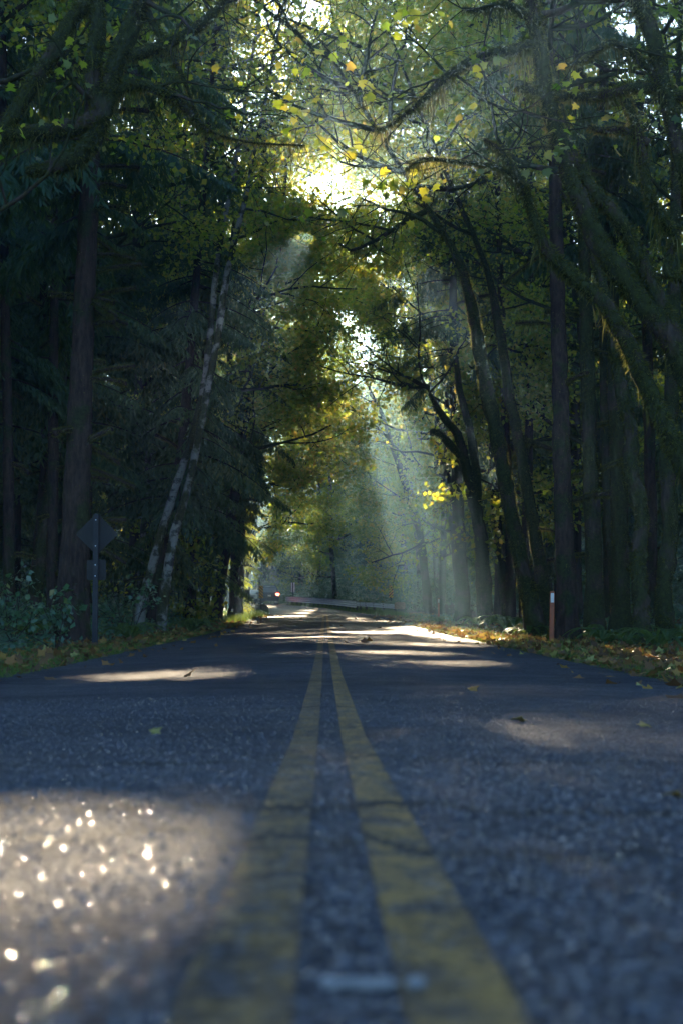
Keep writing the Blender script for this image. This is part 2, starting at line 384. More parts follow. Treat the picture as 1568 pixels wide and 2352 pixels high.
# ------------------------------------------------------------------ ground and road
def grid(xs, ys, zf):
    X, Y = np.meshgrid(xs, ys); Z = zf(X, Y)
    v = np.stack([X, Y, Z], -1).reshape(-1, 3)
    nx = len(xs); i = np.arange(len(ys) - 1)[:, None] * nx; j = np.arange(nx - 1)[None, :]
    return v, np.stack([i + j, i + j + 1, i + nx + j + 1, i + nx + j], -1).reshape(-1, 4)
ys = np.concatenate([np.arange(-30, 80, .5), np.arange(80, 200, 1.0), np.arange(200, 700, 10)])
xs = np.concatenate([-np.geomspace(300, 16, 22), np.arange(-15.5, 15.6, .35), np.geomspace(16, 300, 22)])
v, f = grid(xs, ys, ground_z)
tag(link('ground', new_mesh('ground', v, f, smooth=True), M['ground']), kind='structure')
def strip(name, s0, s1, nx, dz, m, y0=-28, y1=230, thick=0, jag=0):
    yy = np.concatenate([np.arange(y0, 90, .4), np.arange(90, y1, .8)])
    ss = np.linspace(s0, s1, nx); c = road_x(yy)
    Sx, Y = np.meshgrid(ss, yy); J = np.zeros_like(Sx)
    if jag:
        e = rng.normal(size=(len(yy), 2)) * jag; J[:, 0] += e[:, 0]; J[:, -1] += e[:, 1]
    X = c[:, None] + Sx + J
    Z = road_z(yy)[:, None] - .02 * np.abs(Sx) + dz
    v = np.stack([X, Y, Z], -1).reshape(-1, 3)
    i = np.arange(len(yy) - 1)[:, None] * nx; j = np.arange(nx - 1)[None, :]
    f = np.stack([i + j, i + j + 1, i + nx + j + 1, i + nx + j], -1).reshape(-1, 4)
    if thick:
        n0 = len(v); L = v.reshape(len(yy), nx, 3)[:, [0, -1]].copy(); L[..., 2] -= thick; L[:, 0, 0] -= .05; L[:, 1, 0] += .05
        v = np.vstack([v, L.reshape(-1, 3)]); a = np.arange(len(yy) - 1)
        f = np.vstack([f, np.stack([a * nx, (a + 1) * nx, n0 + (a + 1) * 2, n0 + a * 2], -1),
                       np.stack([a * nx + nx - 1, n0 + a * 2 + 1, n0 + (a + 1) * 2 + 1, (a + 1) * nx + nx - 1], -1)])
    return tag(link(name, new_mesh(name, v, f, smooth=False), m), kind='structure')
strip('road', -HALF, HALF, 17, 0.0, M['road'], thick=.09, jag=.035)
MB_ = MB
strip('road_line', -.152, -.048, 2, .004, M['line_worn'], y1=160)
strip('road_line', .048, .152, 2, .004, M['line'], y1=160)

# ------------------------------------------------------------------ sun gaps in the canopy: (landing x, y, radius across, radius up)
def G(xd, yd, d): q = P(xd, yd, d); return (q[0], d)
SHAFTS = [(-.8, 2.15, .25, .05, 0), (2.9, 50, 1.05, 3.4, 2.2), (3.6, 44, .4, .4, 0), (6.3, 52, .35, .6, 0), (-6.6, 128, .7, 1.2, 0), (-3.3, 82, 1.3, .5, 0), (4.4, 36, .8, .35, 0), (5.6, 33, .6, .3, 0),
          (1.6, 64, 1.0, .1, 0), (.8, 40, 1.0, .08, 0), (1.9, 28, .8, .04, 0), (-1.9, 14.5, .6, 0, 0), (.9, 22, .8, 0, 0), (-.8, 33, 1.0, 0, 0), (1.6, 18, .5, 0, 0),
          (-5.6, 78, .7, 2.0, 0), (-6.4, 82, .6, 3.0, 1), (-5.2, 80, .8, 1.4, 4), (4.4, 35.5, .12, 2.0, 3), (3.4, 35.5, .12, 2.0, 7.5), (1.1, 19, .45, .2, 6.9), (6.6, 51, .2, 3, 4), (-1, 100, 1.2, 2.0, 17)]
def keep(c, pad=.13):
    """Which foliage points do not stand in a sun shaft."""
    k = np.ones(len(c), bool); kr = np.random.default_rng(len(c)); rag = kr.normal(size=len(c)); lot = kr.random(len(c)) < .62; lot5 = kr.random(len(c)) < .98
    tE = math.tan(SUN_EL); tA = math.tan(SUN_AZ)
    for gx, gy, ra, rb, zc in SHAFTS:
        t = c[:, 1] - gy; z0 = float(road_z(gy)) + zc
        dx = c[:, 0] - (gx + t * tA); dz = c[:, 2] - (z0 + t * tE)
        pd = pad * (1.7 if gy < 5 else 1.35) if rb < .1 else pad
        k &= ~((t > 2) & ((dx / (ra + pd)) ** 2 + (dz / (rb + pd)) ** 2 < 1 + .12 * rag) & (lot if zc > 10 else lot5))
    return k
def max_height(x, y):
    """How tall a tree may stand at (x, y) without closing a sun shaft."""
    h = 99.
    for gx, gy, ra, rb, zc in SHAFTS:
        t = y - gy
        if gy < 100 and t > 3 and abs(x - (gx + t * math.tan(SUN_AZ))) < min(ra, 1.3) + 1.8: h = min(h, zc - rb + t * math.tan(SUN_EL))
    return h

# ------------------------------------------------------------------ foliage builders
def bough_template(tw=13, lf=9, seed=0):
    """A flat drooping conifer bough of unit length along +X, made of narrow leaflets."""
    r = np.random.default_rng(seed); C = []; D = []; N = []; L = []; Wd = []
    def axis(s): return np.array([s, 0, .10 * s - .34 * s * s])
    for i in range(tw):
        s = .12 + .86 * (i + r.random() * .6) / tw
        for sg in (-1, 1):
            ln = .38 * (1 - s) ** .7 * (.7 + .5 * r.random()) + .05
            a = R(52 + 14 * r.normal()) * sg
            base = axis(s); dr = np.array([math.cos(a), math.sin(a), -.35 - .25 * r.random()]); dr /= np.linalg.norm(dr)
            m = max(3, int(lf * ln / .3))
            for k in range(m):
                u = (k + .5) / m; c = base + dr * ln * u + np.array([0, 0, -.25 * ln * u * u])
                for s2 in (-1, 1):
                    b = a + R(45) * s2
                    d = np.array([math.cos(b), math.sin(b), -.75 - .5 * r.random()]); d /= np.linalg.norm(d)
                    C.append(c); D.append(d); N.append([r.normal() * .3, r.normal() * .3, 1]); L.append((.055 + .05 * r.random()) * (1.15 - .5 * u)); Wd.append(.016 + .009 * r.random())
    return [np.array(q, float) for q in (C, D, N, L, Wd)]
BOUGHS = [bough_template(13, 9, i) for i in range(4)]
BOUGHS_FINE = [bough_template(20, 13, 10 + i) for i in range(3)]
def place_boughs(mb, br, bases, yaw, pit, Ls, fine=False, cull=False, hang=1.0, tmul=1.0):
    B = BOUGHS_FINE if fine else BOUGHS
    for i in range(len(bases)):
        C, D, N, L, Wd = B[rng.integers(len(B))]
        cz, sz, cy_, sy_ = math.cos(yaw[i]), math.sin(yaw[i]), math.cos(pit[i]), math.sin(pit[i])
        Rm = np.array([[cz, -sz, 0], [sz, cz, 0], [0, 0, 1]]) @ np.array([[cy_, 0, -sy_], [0, 1, 0], [sy_, 0, cy_]])
        c = (C * Ls[i]) @ Rm.T + bases[i]; d = D @ Rm.T; d[:, 2] -= .35 * hang; d = unit(d + rng.normal(size=d.shape) * .28); n = N @ Rm.T
        sel = keep(c) if cull else np.ones(len(c), bool)
        if not sel.any(): continue
        tn = np.clip(rng.normal(.45 + .15 * rng.normal(), .18, len(c)), 0, 1)
        wm = Ls[i] * (.8 if fine else 1.15)
        quads(c[sel], d[sel], n[sel], (L * Ls[i] * 1.15 * tmul)[sel], (Wd * wm * tmul)[sel], tn[sel], mb, .1)
        if br is not None:
            s = np.linspace(0, .95, 7)[:, None]
            ax = np.hstack([s, 0 * s, .10 * s - .34 * s * s]) * Ls[i]
            tube(br, ax @ Rm.T + bases[i], np.linspace(.012 + .007 * Ls[i], .006, 7), 4, 0)

def conifer(h, crown_from, spread, seed, n=95, fine=False):
    """Local-space conifer: trunk, branches and crown meshes."""
    tr, br, cr = MB(), MB(), MB()
    r0 = h * .011 + .1
    z = np.linspace(-.6, h, 22); p = np.stack([.12 * np.sin(z * .25 + seed), .12 * np.cos(z * .2 + seed * 2) - .12, z], 1)
    rad = r0 * (1 - .93 * np.clip(z / h, 0, 1)) * (1 + .5 * np.exp(-np.clip(z + .3, 0, 9) * 1.6))
    tube(tr, p, rad, 9, .05)
    zz = np.sort(crown_from + (h - crown_from) * rng.random(n) ** .85)
    yaw = rng.random(n) * 6.283; k = (zz - crown_from) / (h - crown_from)
    L = spread * (1 - k) ** .65 * (.7 + .5 * rng.random(n)) + .5
    L *= np.clip(.55 + k * 4, 0, 1)
    px = np.stack([np.interp(zz, z, p[:, 0]), np.interp(zz, z, p[:, 1]), zz], 1)
    place_boughs(cr, br, px, yaw, R(6) - .25 * rng.random(n) + .2 * k, L, fine)
    for q in range(14):                       # bare lower stubs
        zb = 1.2 + (crown_from) * rng.random(); a = rng.random() * 6.28; ln = .4 + 1.1 * rng.random()
        b = np.array([np.interp(zb, z, p[:, 0]), np.interp(zb, z, p[:, 1]), zb]); d = np.array([math.cos(a), math.sin(a), -.15])
        tube(br, [b, b + d * ln * .5, b + d * ln + np.array([0, 0, -.1 * ln])], [.03, .022, .012], 5, .15)
    tr.take(br)
    for m_ in (tr, cr): m_.world = False
    return tr, cr

def moss_fuzz(mb, p, r, dens, ln=.07, hang=.0, strands=0, slen=.35):
    """Moss fibres standing off a limb, and long strands hanging under it."""
    p = np.asarray(p); seg = np.linalg.norm(np.diff(p, axis=0), axis=1); tot = seg.sum()
    r = np.broadcast_to(r, (len(p),))
    n = int(tot * dens * 1.5)
    if n > 0:
        s = np.concatenate([[0], np.cumsum(seg)]); u = rng.random(n) * tot
        c = np.stack([np.interp(u, s, p[:, k]) for k in range(3)], 1); rr = np.interp(u, s, r)
        t, a, b = frames(p); ta = np.stack([np.interp(u, s, a[:, k]) for k in range(3)], 1); tb = np.stack([np.interp(u, s, b[:, k]) for k in range(3)], 1)
        th = rng.random(n) * 6.283; nm = unit(ta * np.cos(th)[:, None] + tb * np.sin(th)[:, None])
        d = unit(nm + rand_unit(n) * .5 + np.array([0, 0, -.5 - hang])); side = unit(np.cross(d, rand_unit(n)))
        cl = .5 + .5 * np.sin(u * 3.1 + rng.random() * 6) * np.sin(u * 7.7 + rng.random() * 6)
        L = (ln * (.25 + 1.1 * rng.random(n) ** 2) * (.45 + cl))[:, None]; w = (.006 + .009 * rng.random(n))[:, None]
        o = c + nm * (rr * .93)[:, None]
        v = np.stack([o - side * w, o + side * w, o + d * L], 1).reshape(-1, 3)
        mb.add(v, np.arange(len(v)).reshape(-1, 3), np.clip(rng.normal(.5, .25, n), 0, 1))
    n = int(tot * strands)
    if n > 0:
        u = rng.random(n) * tot; s = np.concatenate([[0], np.cumsum(seg)])
        clump = .5 + .5 * np.sin(u * 5 + rng.random() * 6)
        c = np.stack([np.interp(u, s, p[:, k]) for k in range(3)], 1); rr = np.interp(u, s, r)
        c[:, 2] -= rr * .8; c[:, :2] += rng.normal(size=(n, 2)) * rr[:, None] * .4
        L = slen * (.12 + clump ** 2 * rng.random(n) ** 1.6 * 2.0)
        a = rng.random(n) * 3.14; w = .005 + .010 * rng.random(n); side = np.stack([np.cos(a) * w, np.sin(a) * w, 0 * a], 1)
        sway = rng.normal(size=(n, 3)) * .05; sway[:, 2] = 0
        m1 = c + sway - np.array([0, 0, 1]) * (L * .5)[:, None]; e = c + sway * 1.4 - np.array([0, 0, 1]) * L[:, None]
        v = np.stack([c - side, c + side, m1 + side * .7, m1 - side * .7], 1); v2 = np.stack([m1 - side * .7, m1 + side * .7, e], 1)
        tn = np.clip(rng.normal(.6, .25, n), 0, 1)
        mb.add(v.reshape(-1, 3), np.arange(n * 4).reshape(-1, 4), tn); mb.add(v2.reshape(-1, 3), np.arange(n * 3).reshape(-1, 3), tn)

def grow(mb, tips, base, d, L, r, lvl, up=.25, lump=.08, bend=.35, moss=None, kids=5):
    """A limb that bends and carries smaller ones; collects twig paths for leaves."""
    n = 7; p = [base]; dd = np.array(d, float); dd /= np.linalg.norm(dd)
    for i in range(n):
        dd = unit(dd + rng.normal(size=3) * bend * .35 + np.array([0, 0, up * .25])); p.append(p[-1] + dd * L / n)
    p = np.array(p); rad = np.linspace(r, max(r * .32, .006), n + 1)
    if lvl > 1 or keep(p, .0).all(): tube(mb, p, rad, 6 if lvl > 1 else 4, lump)
    elif lvl == 0: return
    if moss is not None and r > .025: moss_fuzz(moss, p, rad, 60, .06, strands=14 if r > .03 else 0, slen=.3)
    if lvl == 0: tips.append(p); return
    for k in range(kids):
        u = .25 + .75 * (k + rng.random()) / kids; i = min(n - 1, int(u * n)); q = p[i] + (p[i + 1] - p[i]) * rng.random()
        t = p[i + 1] - p[i]; t /= np.linalg.norm(t); s_ = unit(np.cross(t, rng.normal(size=3)))
        grow(mb, tips, q, t * .65 + s_ * .85, L * (.62 - .25 * u) * (.8 + .4 * rng.random()), rad[i] * .6, lvl - 1, up * .6, lump, bend, moss, max(3, kids - 1))
THIN = .66          # the tops of the far crowns are thinner
def leaves_on(mb, tips, per, size, spread, cull=False, shape='quad', tint=(.45, .22), flat=1.2):
    if not tips: return
    if shape == 'maple': tips = [t for t in tips if rng.random() < .35]; per *= 3; spread *= .55
    if not tips: return
    P_ = np.array(tips); n = len(P_); m = P_.shape[1]
    k = rng.integers(2, m, size=(n, per)); c = P_[np.arange(n)[:, None], k].reshape(-1, 3)
    off = rng.normal(size=c.shape) * spread; off[:, 2] *= .55; c = c + off
    c = c[(np.abs(c[:, 0] - road_x(c[:, 1])) > 3.2) | (c[:, 2] > 3.4)]
    n = len(c)
    if not n: return
    nr = unit(rng.normal(size=(n, 3)) + np.array([0, 0, flat])); d = unit(np.cross(nr, rand_unit(n)) + np.array([0, 0, -.35]))
    tn = np.clip(rng.normal(tint[0], tint[1], n) , 0, 1)
    L = size * (.6 + .8 * rng.random(n))
    if cull:
        q = keep(c + d * L[:, None] * .5)
        q &= ~((c[:, 2] > .275 * (c[:, 1] + 4)) & (c[:, 1] > 80) & (rng.random(len(c)) < THIN))
        c, d, nr, tn, L = c[q], d[q], nr[q], tn[q], L[q]
    if shape == 'maple': maples(c, d, nr, L, tn, mb)
    else: quads(c, d, nr, L, L * .72, tn, mb, .12)

# ------------------------------------------------------------------ trees of the photograph
def path_of(pts, d, rise=0, lean=(0, 0)):
    """pts: (x, y, width) read off the photograph; the trunk stands at distance d."""
    p = []; r = []
    for q in pts:
        dd = q[3] if len(q) > 3 else d
        p.append(P(q[0], q[1], dd)); r.append(W(q[2], dd) / 2)
    p = np.array(p)
    b = p[0].copy(); 
    if rise:
        t = unit(p[-1] - p[-2]); t = unit(t + np.array([lean[0], lean[1], .3]))
        p = np.vstack([p, p[-1] + t * rise * .5 + np.array([0, .2, 0]), p[-1] + t * rise]); r += [r[-1] * .65, r[-1] * .3]
    return p, np.array(r)
def sink(p, r):
    g = float(ground_z(p[0][0], p[0][1]))
    if p[0][2] > g - .25:
        p = np.vstack([[p[0][0], p[0][1], g - .3], p]) if p[0][2] > g + .15 else np.vstack([[p[0][0], p[0][1], g - .3], p[1:]])
        if len(p) > len(r): r = np.concatenate([[r[0] * 1.12], r])
    return p, r
def tree(name, label, cat, group, pts, d, kind='mossy', rise=10, lean=(0, 0), limbs=(), crown=None, lump=.1, moss=140, strands=8, slen=.25, mat_=None, fuzz=.06, base=None, needle=None):
    reseed(int(pts[0][0] * 7 + d * 131) % 100000 + 3)
    p, r = path_of(pts, d, rise, lean)
    if kind == 'alder': r = r * .74
    if base != 'air': p, r = sink(p, r)
    n0 = len(p); k = 6
    sp_ = smooth_path(p, k); sr = np.interp(np.linspace(0, n0 - 1, len(sp_)), np.arange(n0), r)
    root = empty(name, sp_[0] if base is None or base == 'air' else base); tag(root, label, cat, group)
    tr, br, ms, cr = MB(), MB(), MB(), MB()
    if kind == 'conifer':
        L_ = np.linspace(0, 1, len(sr)); sr = sr * (1 + .55 * np.exp(-L_ * 26))
    tube(tr, sp_, sr, 14, lump)
    if moss: moss_fuzz(ms, sp_, sr, moss, fuzz, strands=strands, slen=slen)
    tips = []
    for l in limbs:
        lp, lr = path_of(l['pts'], l.get('d', d))
        q = smooth_path(lp, 5); rr = np.interp(np.linspace(0, len(lr) - 1, len(q)), np.arange(len(lr)), lr)
        b = MB(); tube(b, q, rr, 10, l.get('lump', .13)); b.build('limb', mat_ or M['mossy'], root, True)
        moss_fuzz(ms, q, rr, l.get('moss', 400), l.get('fuzz', .07), strands=l.get('strands', 60), slen=l.get('slen', .35))
        for _ in range(l.get('twigs', 0)):
            i = rng.integers(len(q) // 3, len(q) - 1); dr = unit(rng.normal(size=3) * np.array([1, .5, .5]) + (q[i + 1] - q[i]) * 4)
            grow(br, tips, q[i], dr, 1.0 + 1.2 * rng.random(), rr[i] * .35, 1, .0, .05, .5, ms if l.get('mtw') else None, 4)
    if crown: crown(sp_, sr, tr, br, ms, cr, tips)
    tr.take(br)
    for nm, m_, mt, sm in (('trunk', tr, mat_ or M['mossy'], True), ('branches', br, M['mossy'] if kind != 'conifer' else M['bark'], True), ('moss', ms, M['moss'], False),
                           ('crown', cr, (needle or M['needle']) if kind == 'conifer' else M['maple_leaf'], False)):
        if m_.n: 
            m_.build(nm, mt, root, sm)
    return root

def con_crown(z0, spread, n, fine=False, cull=False, stubs=0, side=0, far_yaw=None, mossy=False, zmax=None):
    def f(p, r, tr, br, ms, cr, tips):
        z = p[:, 2]; zt = z.max() if zmax is None else zmax
        zz = z0 + (zt - z0) * rng.random(n) ** .9
        b = np.stack([np.interp(zz, z, p[:, 0]), np.interp(zz, z, p[:, 1]), zz], 1)
        yaw = rng.random(n) * 6.283 if far_yaw is None else far_yaw[0] + rng.normal(size=n) * far_yaw[1]
        k = np.clip((zz - z0) / max(zt - z0, 1), 0, 1)
        L = spread * (1 - .6 * k) * (.55 + .65 * rng.random(n))
        place_boughs(cr, br, b, yaw, -.05 - .3 * rng.random(n), L, fine, cull)
        for _ in range(stubs):
            zb = .8 + (z0 + 5) * rng.random(); a = (0 if side > 0 and rng.random() < .75 else rng.random() * 6.28) + rng.normal() * .5
            q0 = np.array([np.interp(zb, z, p[:, 0]), np.interp(zb, z, p[:, 1]), zb]); ln = .5 + .8 * rng.random()
            d_ = np.array([math.cos(a), math.sin(a) * .6, .25 * rng.normal()]); q = smooth_path([q0, q0 + d_ * ln * .5 + [0, 0, .02], q0 + d_ * ln * .85 - [0, 0, .03], q0 + d_ * ln - [0, 0, .06]], 4)
            rr = np.linspace(.05, .075, len(q)) * (.6 + .7 * rng.random()); tube(br, q, rr * .6, 7, .2)
            moss_fuzz(ms, q, rr, 900, .05, strands=50, slen=.14)
    return f
def dec_crown(limbs, L, r, z0, per=9, size=.13, spread=.28, toward=None, cull=False, up=.3, kids=5, shape='quad', lvl=2, tint=(.45, .22), moss=False, y_sc=.7):
    def f(p, r_, tr, br, ms, cr, tips):
        z = p[:, 2]; zt = z.max()
        for i in range(limbs):
            zb = z0 + (zt - z0) * (i + rng.random()) / limbs
            b = np.array([np.interp(zb, z, p[:, 0]), np.interp(zb, z, p[:, 1]), zb])
            d_ = unit(rng.normal(size=3) * np.array([1, y_sc, .2])) + np.array([0, 0, up])
            if toward is not None: d_ = d_ + np.array([toward * (.4 + .8 * rng.random()), 0, 0])
            grow(br, tips, b, d_, L * (.65 + .6 * rng.random()), r * (.7 + .5 * rng.random()), lvl, up, .1, .4, ms if moss else None, kids)
        leaves_on(cr, tips, per, size, spread, cull, shape, tint)
    return f

CON, MAP, ALD = 'conifer_tree', 'maple_tree', 'alder_tree'
# --- left of the road
tree(CON, 'thick dark conifer trunk with stubby moss-covered branches, behind the diamond sign', 'tree', None,
     [(166, 1432, 80), (172, 1300, 70), (178, 1100, 60), (186, 900, 54), (194, 700, 50), (203, 500, 46), (212, 300, 42), (225, 100, 38)], 31, 'conifer', 14,
     crown=con_crown(7.5, 4.6, 46, True, stubs=34, side=1), mat_=M['bark'], moss=60, strands=10, slen=.3, lump=.05)
tree(CON, 'slim straight conifer trunk just left of the thick dark trunk', 'tree', None,
     [(118, 1405, 26), (122, 1100, 24), (124, 800, 21), (128, 500, 18)], 40, 'conifer', 16, crown=con_crown(6, 3.6, 46, stubs=10), mat_=M['bark'], moss=50)
tree(CON, 'dark trunk leaning right near the left edge of the photo', 'tree', None,
     [(78, 1395, 30), (100, 1150, 27), (108, 900, 24), (100, 600, 20)], 46, 'conifer', 16, crown=con_crown(6, 3.8, 46, stubs=6), mat_=M['bark'], moss=50)
tree(CON, 'dim conifer trunk at the left edge behind the undergrowth', 'tree', None,
     [(22, 1400, 26), (18, 1000, 24), (10, 600, 20)], 38, 'conifer', 16, crown=con_crown(5, 4, 46, True, stubs=8), mat_=M['bark'], moss=50)
tree(MAP, 'mossy maple whose bare crooked limb hangs across the upper left corner', 'tree', None,
     [(-190, 1470, 70), (-175, 1100, 62), (-150, 700, 58), (-120, 420, 50), (-90, 330, 44)], 20, rise=5, lean=(-.2, 0),
     limbs=[dict(pts=[(-110, 335, 40), (0, 312, 40), (90, 305, 40), (170, 292, 44), (225, 272, 52), (245, 225, 46), (265, 150, 46), (300, 70, 44), (335, -20, 38), (370, -90, 30)], twigs=3, moss=900, strands=110, slen=.22),
            dict(pts=[(232, 262, 44), (215, 318, 46), (175, 362, 48), (120, 384, 36), (62, 396, 22)], moss=900, strands=150, slen=.2),
            dict(pts=[(262, 215, 24), (300, 196, 24), (345, 200, 24), (395, 222, 24), (440, 262, 18), (478, 305, 10)], moss=700, strands=130, slen=.25, twigs=3),
            dict(pts=[(235, 270, 40), (213, 180, 40), (225, 60, 38), (210, -60, 34)], moss=700, strands=60),
            dict(pts=[(330, 10, 18), (358, 65, 17), (395, 125, 14), (430, 200, 9), (470, 290, 6), (560, 325, 5), (700, 335, 4)], moss=300, strands=40),
            dict(pts=[(-60, 420, 36), (60, 220, 34), (130, 110, 40), (170, 40, 36), (240, -30, 30)], moss=700, strands=60),
            dict(pts=[(300, 130, 30), (400, 95, 26), (470, 50, 24), (520, 0, 18), (600, -60, 10)], moss=600, strands=120, slen=.3, twigs=4)],
     crown=dec_crown(4, 3.2, .06, 3.5, 2, .12, .3, toward=1.0, shape='maple', kids=4))
tree(ALD, 'pale patchy alder leaning right, left stem of the close pair', 'tree', None,
     [(322, 1415, 34), (350, 1300, 28), (400, 1130, 24), (440, 1010, 22), (468, 890, 21), (482, 780, 20), (495, 640, 18), (515, 510, 17), (535, 410, 14)], 45, 'alder', 8,
     crown=dec_crown(10, 3.6, .05, 13, 8, .12, .3, kids=5, cull=True), mat_=M['alder'], moss=40, strands=6)
tree(ALD, 'pale patchy alder leaning right, right stem of the close pair', 'tree', None,
     [(372, 1418, 34), (396, 1250, 28), (432, 1120, 24), (455, 1010, 23), (478, 890, 23), (503, 760, 21), (520, 640, 20), (545, 530, 18), (572, 420, 15)], 44, 'alder', 8,
     crown=dec_crown(10, 3.6, .05, 12, 8, .12, .3, kids=5, cull=True), mat_=M['alder'], moss=40, strands=6)
tree(ALD, 'slender mottled alder stem behind the thick trunk and left of the alder pair', 'tree', None,
     [(318, 1400, 20), (345, 1000, 19), (378, 770, 18), (398, 640, 17), (416, 520, 16), (424, 330, 12)], 58, 'alder', 8,
     crown=dec_crown(8, 4, .05, 16, 8, .13, .35, cull=True), mat_=M['alder'], moss=30, strands=4)
tree(ALD, 'thin pale alder leaning right, nearest to the road gap', 'tree', None,
     [(470, 1415, 22), (505, 1180, 19), (548, 980, 18), (582, 800, 17), (602, 720, 16), (622, 640, 15), (640, 560, 13), (650, 470, 10)], 66, 'alder', 8,
     crown=dec_crown(9, 4.4, .05, 17, 9, .13, .35, toward=.6, cull=True), mat_=M['alder'], moss=30, strands=4)
for pts, d, lb in [([(352, 1420, 34), (375, 1250, 30), (410, 1100, 27), (430, 900, 22)], 50, 'leaning dark conifer at the foot of the pale alder pair'),
                   ([(438, 1420, 24), (440, 1200, 22), (446, 1000, 20), (450, 700, 15)], 58, 'upright dark conifer right of the alder pair with fan-like sprays'),
                   ([(492, 1424, 26), (512, 1300, 25), (532, 1180, 24), (552, 1060, 20), (570, 850, 14)], 64, 'leaning conifer with sunlit bark edge beside the road'),
                   ([(540, 1418, 30), (543, 1300, 27), (552, 1150, 24), (560, 900, 16)], 76, 'conifer at the road edge draped in glowing yellow-green sprays')]:
    tree(CON, lb, 'tree', None, pts, d, 'conifer', 14, crown=con_crown(1.6, 3.9 if d < 60 else 3.0 if d < 70 else 2.1, 105, d < 47, cull=True, stubs=8), mat_=M['bark'], moss=60)
tree(CON, 'low cedar hung with bright backlit sprays just left of the striped marker', 'tree', None,
     [(552, 1405, 16), (556, 1300, 14), (560, 1150, 12), (566, 1000, 9)], 82, 'conifer', 3, crown=con_crown(-.3, 1.3, 150, False, cull=False), mat_=M['bark'], moss=0, needle=M['cedar'])
# --- right of the road
tree(CON, 'straight brown conifer trunk behind the red-brown roadside post', 'tree', None,
     [(1306, 1482, 50), (1298, 1300, 44), (1290, 1100, 41), (1286, 900, 38), (1280, 700, 36), (1276, 500, 32), (1272, 250, 28)], 32, 'conifer', 14,
     crown=con_crown(11, 3.2, 26, True, stubs=14), mat_=M['bark'], moss=120, strands=12)
tree(MAP, 'mossy trunk leaning left with a bright rim, beside the red-brown roadside post', 'tree', None,
     [(1240, 1460, 52), (1205, 1330, 38), (1180, 1220, 34), (1158, 1100, 33), (1142, 1010, 33), (1122, 920, 33), (1103, 820, 30), (1085, 720, 26), (1060, 620, 20), (1020, 540, 14)], 36, rise=6, lean=(-.3, 0),
     crown=dec_crown(9, 3.4, .07, 9, 9, .14, .3, toward=-1, cull=True, moss=True), moss=700, strands=40, slen=.2, lump=.14)
tree(MAP, 'mossy trunk with a pale patch, second leaning stem from the straight brown trunk', 'tree', None,
     [(1258, 1425, 34), (1228, 1230, 28), (1208, 1120, 26), (1192, 1020, 26), (1172, 930, 25), (1158, 830, 22), (1140, 730, 20), (1110, 600, 14)], 42, rise=7, lean=(-.3, 0),
     limbs=[dict(pts=[(1192, 1010, 14), (1230, 1020, 12), (1270, 1035, 8)], moss=500, strands=120, slen=.3)],
     crown=dec_crown(8, 3.6, .06, 11, 9, .14, .3, toward=-1, cull=True, moss=True), moss=500, strands=40, slen=.2, lump=.14)
tree(MAP, 'forked dark mossy tree standing in the edge of the light beam', 'tree', None,
     [(1112, 1424, 38), (1108, 1300, 34), (1098, 1200, 30), (1080, 1120, 27), (1066, 1060, 22), (1050, 1000, 20), (1018, 960, 16), (985, 905, 10)], 52, rise=0,
     limbs=[dict(pts=[(1094, 1170, 24), (1092, 1080, 20), (1076, 980, 18), (1055, 900, 16), (1045, 820, 12)], moss=200, strands=40),
            dict(pts=[(1066, 1060, 18), (1035, 1025, 18), (1010, 1000, 16), (990, 990, 14)], moss=260, strands=40)],
     crown=dec_crown(5, 3.6, .05, 8, 8, .14, .3, toward=-1, cull=True), moss=260, strands=20, slen=.2, lump=.13)
tree(CON, 'shadowed trunk at the right rim of the light beam, left of the forked mossy tree', 'tree', None,
     [(1064, 1428, 34), (1058, 1300, 30), (1050, 1150, 27), (1045, 950, 24), (1040, 700, 18)], 62, 'conifer', 12, crown=con_crown(9, 4, 70, cull=True, stubs=8), mat_=M['mossy'], moss=120)
tree(MAP, 'slim curving trunk seen through the pale light beam', 'tree', None,
     [(985, 1415, 22), (975, 1320, 18), (962, 1220, 17), (935, 1130, 15), (912, 1060, 13), (895, 1010, 11), (880, 960, 9)], 96, rise=4, lean=(-.3, 0),
     crown=dec_crown(8, 4.2, .06, 9, 9, .15, .35, toward=-.8, cull=True), moss=100, strands=10)
for pts, d, lb in [([(1366, 1484, 42), (1362, 1250, 38), (1352, 1000, 34), (1345, 750, 30), (1338, 500, 26)], 35, 'dark upright trunk right of the straight brown trunk'),
                   ([(1424, 1470, 44), (1424, 1250, 40), (1416, 1000, 36), (1405, 700, 30)], 38, 'broad black trunk between two mossy stems on the right'),
                   ([(1168, 1430, 26), (1172, 1250, 22), (1160, 1000, 20), (1150, 700, 16)], 56, 'dark conifer behind the rim-lit leaning trunk'),
                   ([(1200, 1420, 22), (1210, 1150, 20), (1215, 800, 18), (1216, 500, 14)], 60, 'thin shaded conifer between the two leaning mossy stems'),
                   ([(1500, 1470, 30), (1494, 1200, 27), (1488, 900, 24), (1480, 600, 20)], 48, 'dim conifer deep behind the right-hand mossy stems')]:
    tree(CON, lb, 'tree', None, pts, d, 'conifer', 16, crown=con_crown(9.0, 3.2, 34, d < 40, cull=True, stubs=12), mat_=M['mossy'] if d < 40 else M['bark'], moss=260, strands=50, lump=.13)
tree(MAP, 'knobbly mossy trunk curling up from the ferns on the right', 'tree', None,
     [(1468, 1500, 46), (1472, 1380, 38), (1464, 1290, 36), (1474, 1200, 32), (1462, 1130, 34), (1448, 1080, 38), (1450, 1000, 30), (1432, 920, 30), (1418, 840, 28), (1400, 740, 26)], 28, rise=7, lean=(-.1, 0),
     crown=dec_crown(7, 3, .06, 8.5, 8, .12, .3, shape='maple', cull=True, kids=4), moss=700, strands=60, slen=.2, lump=.22)
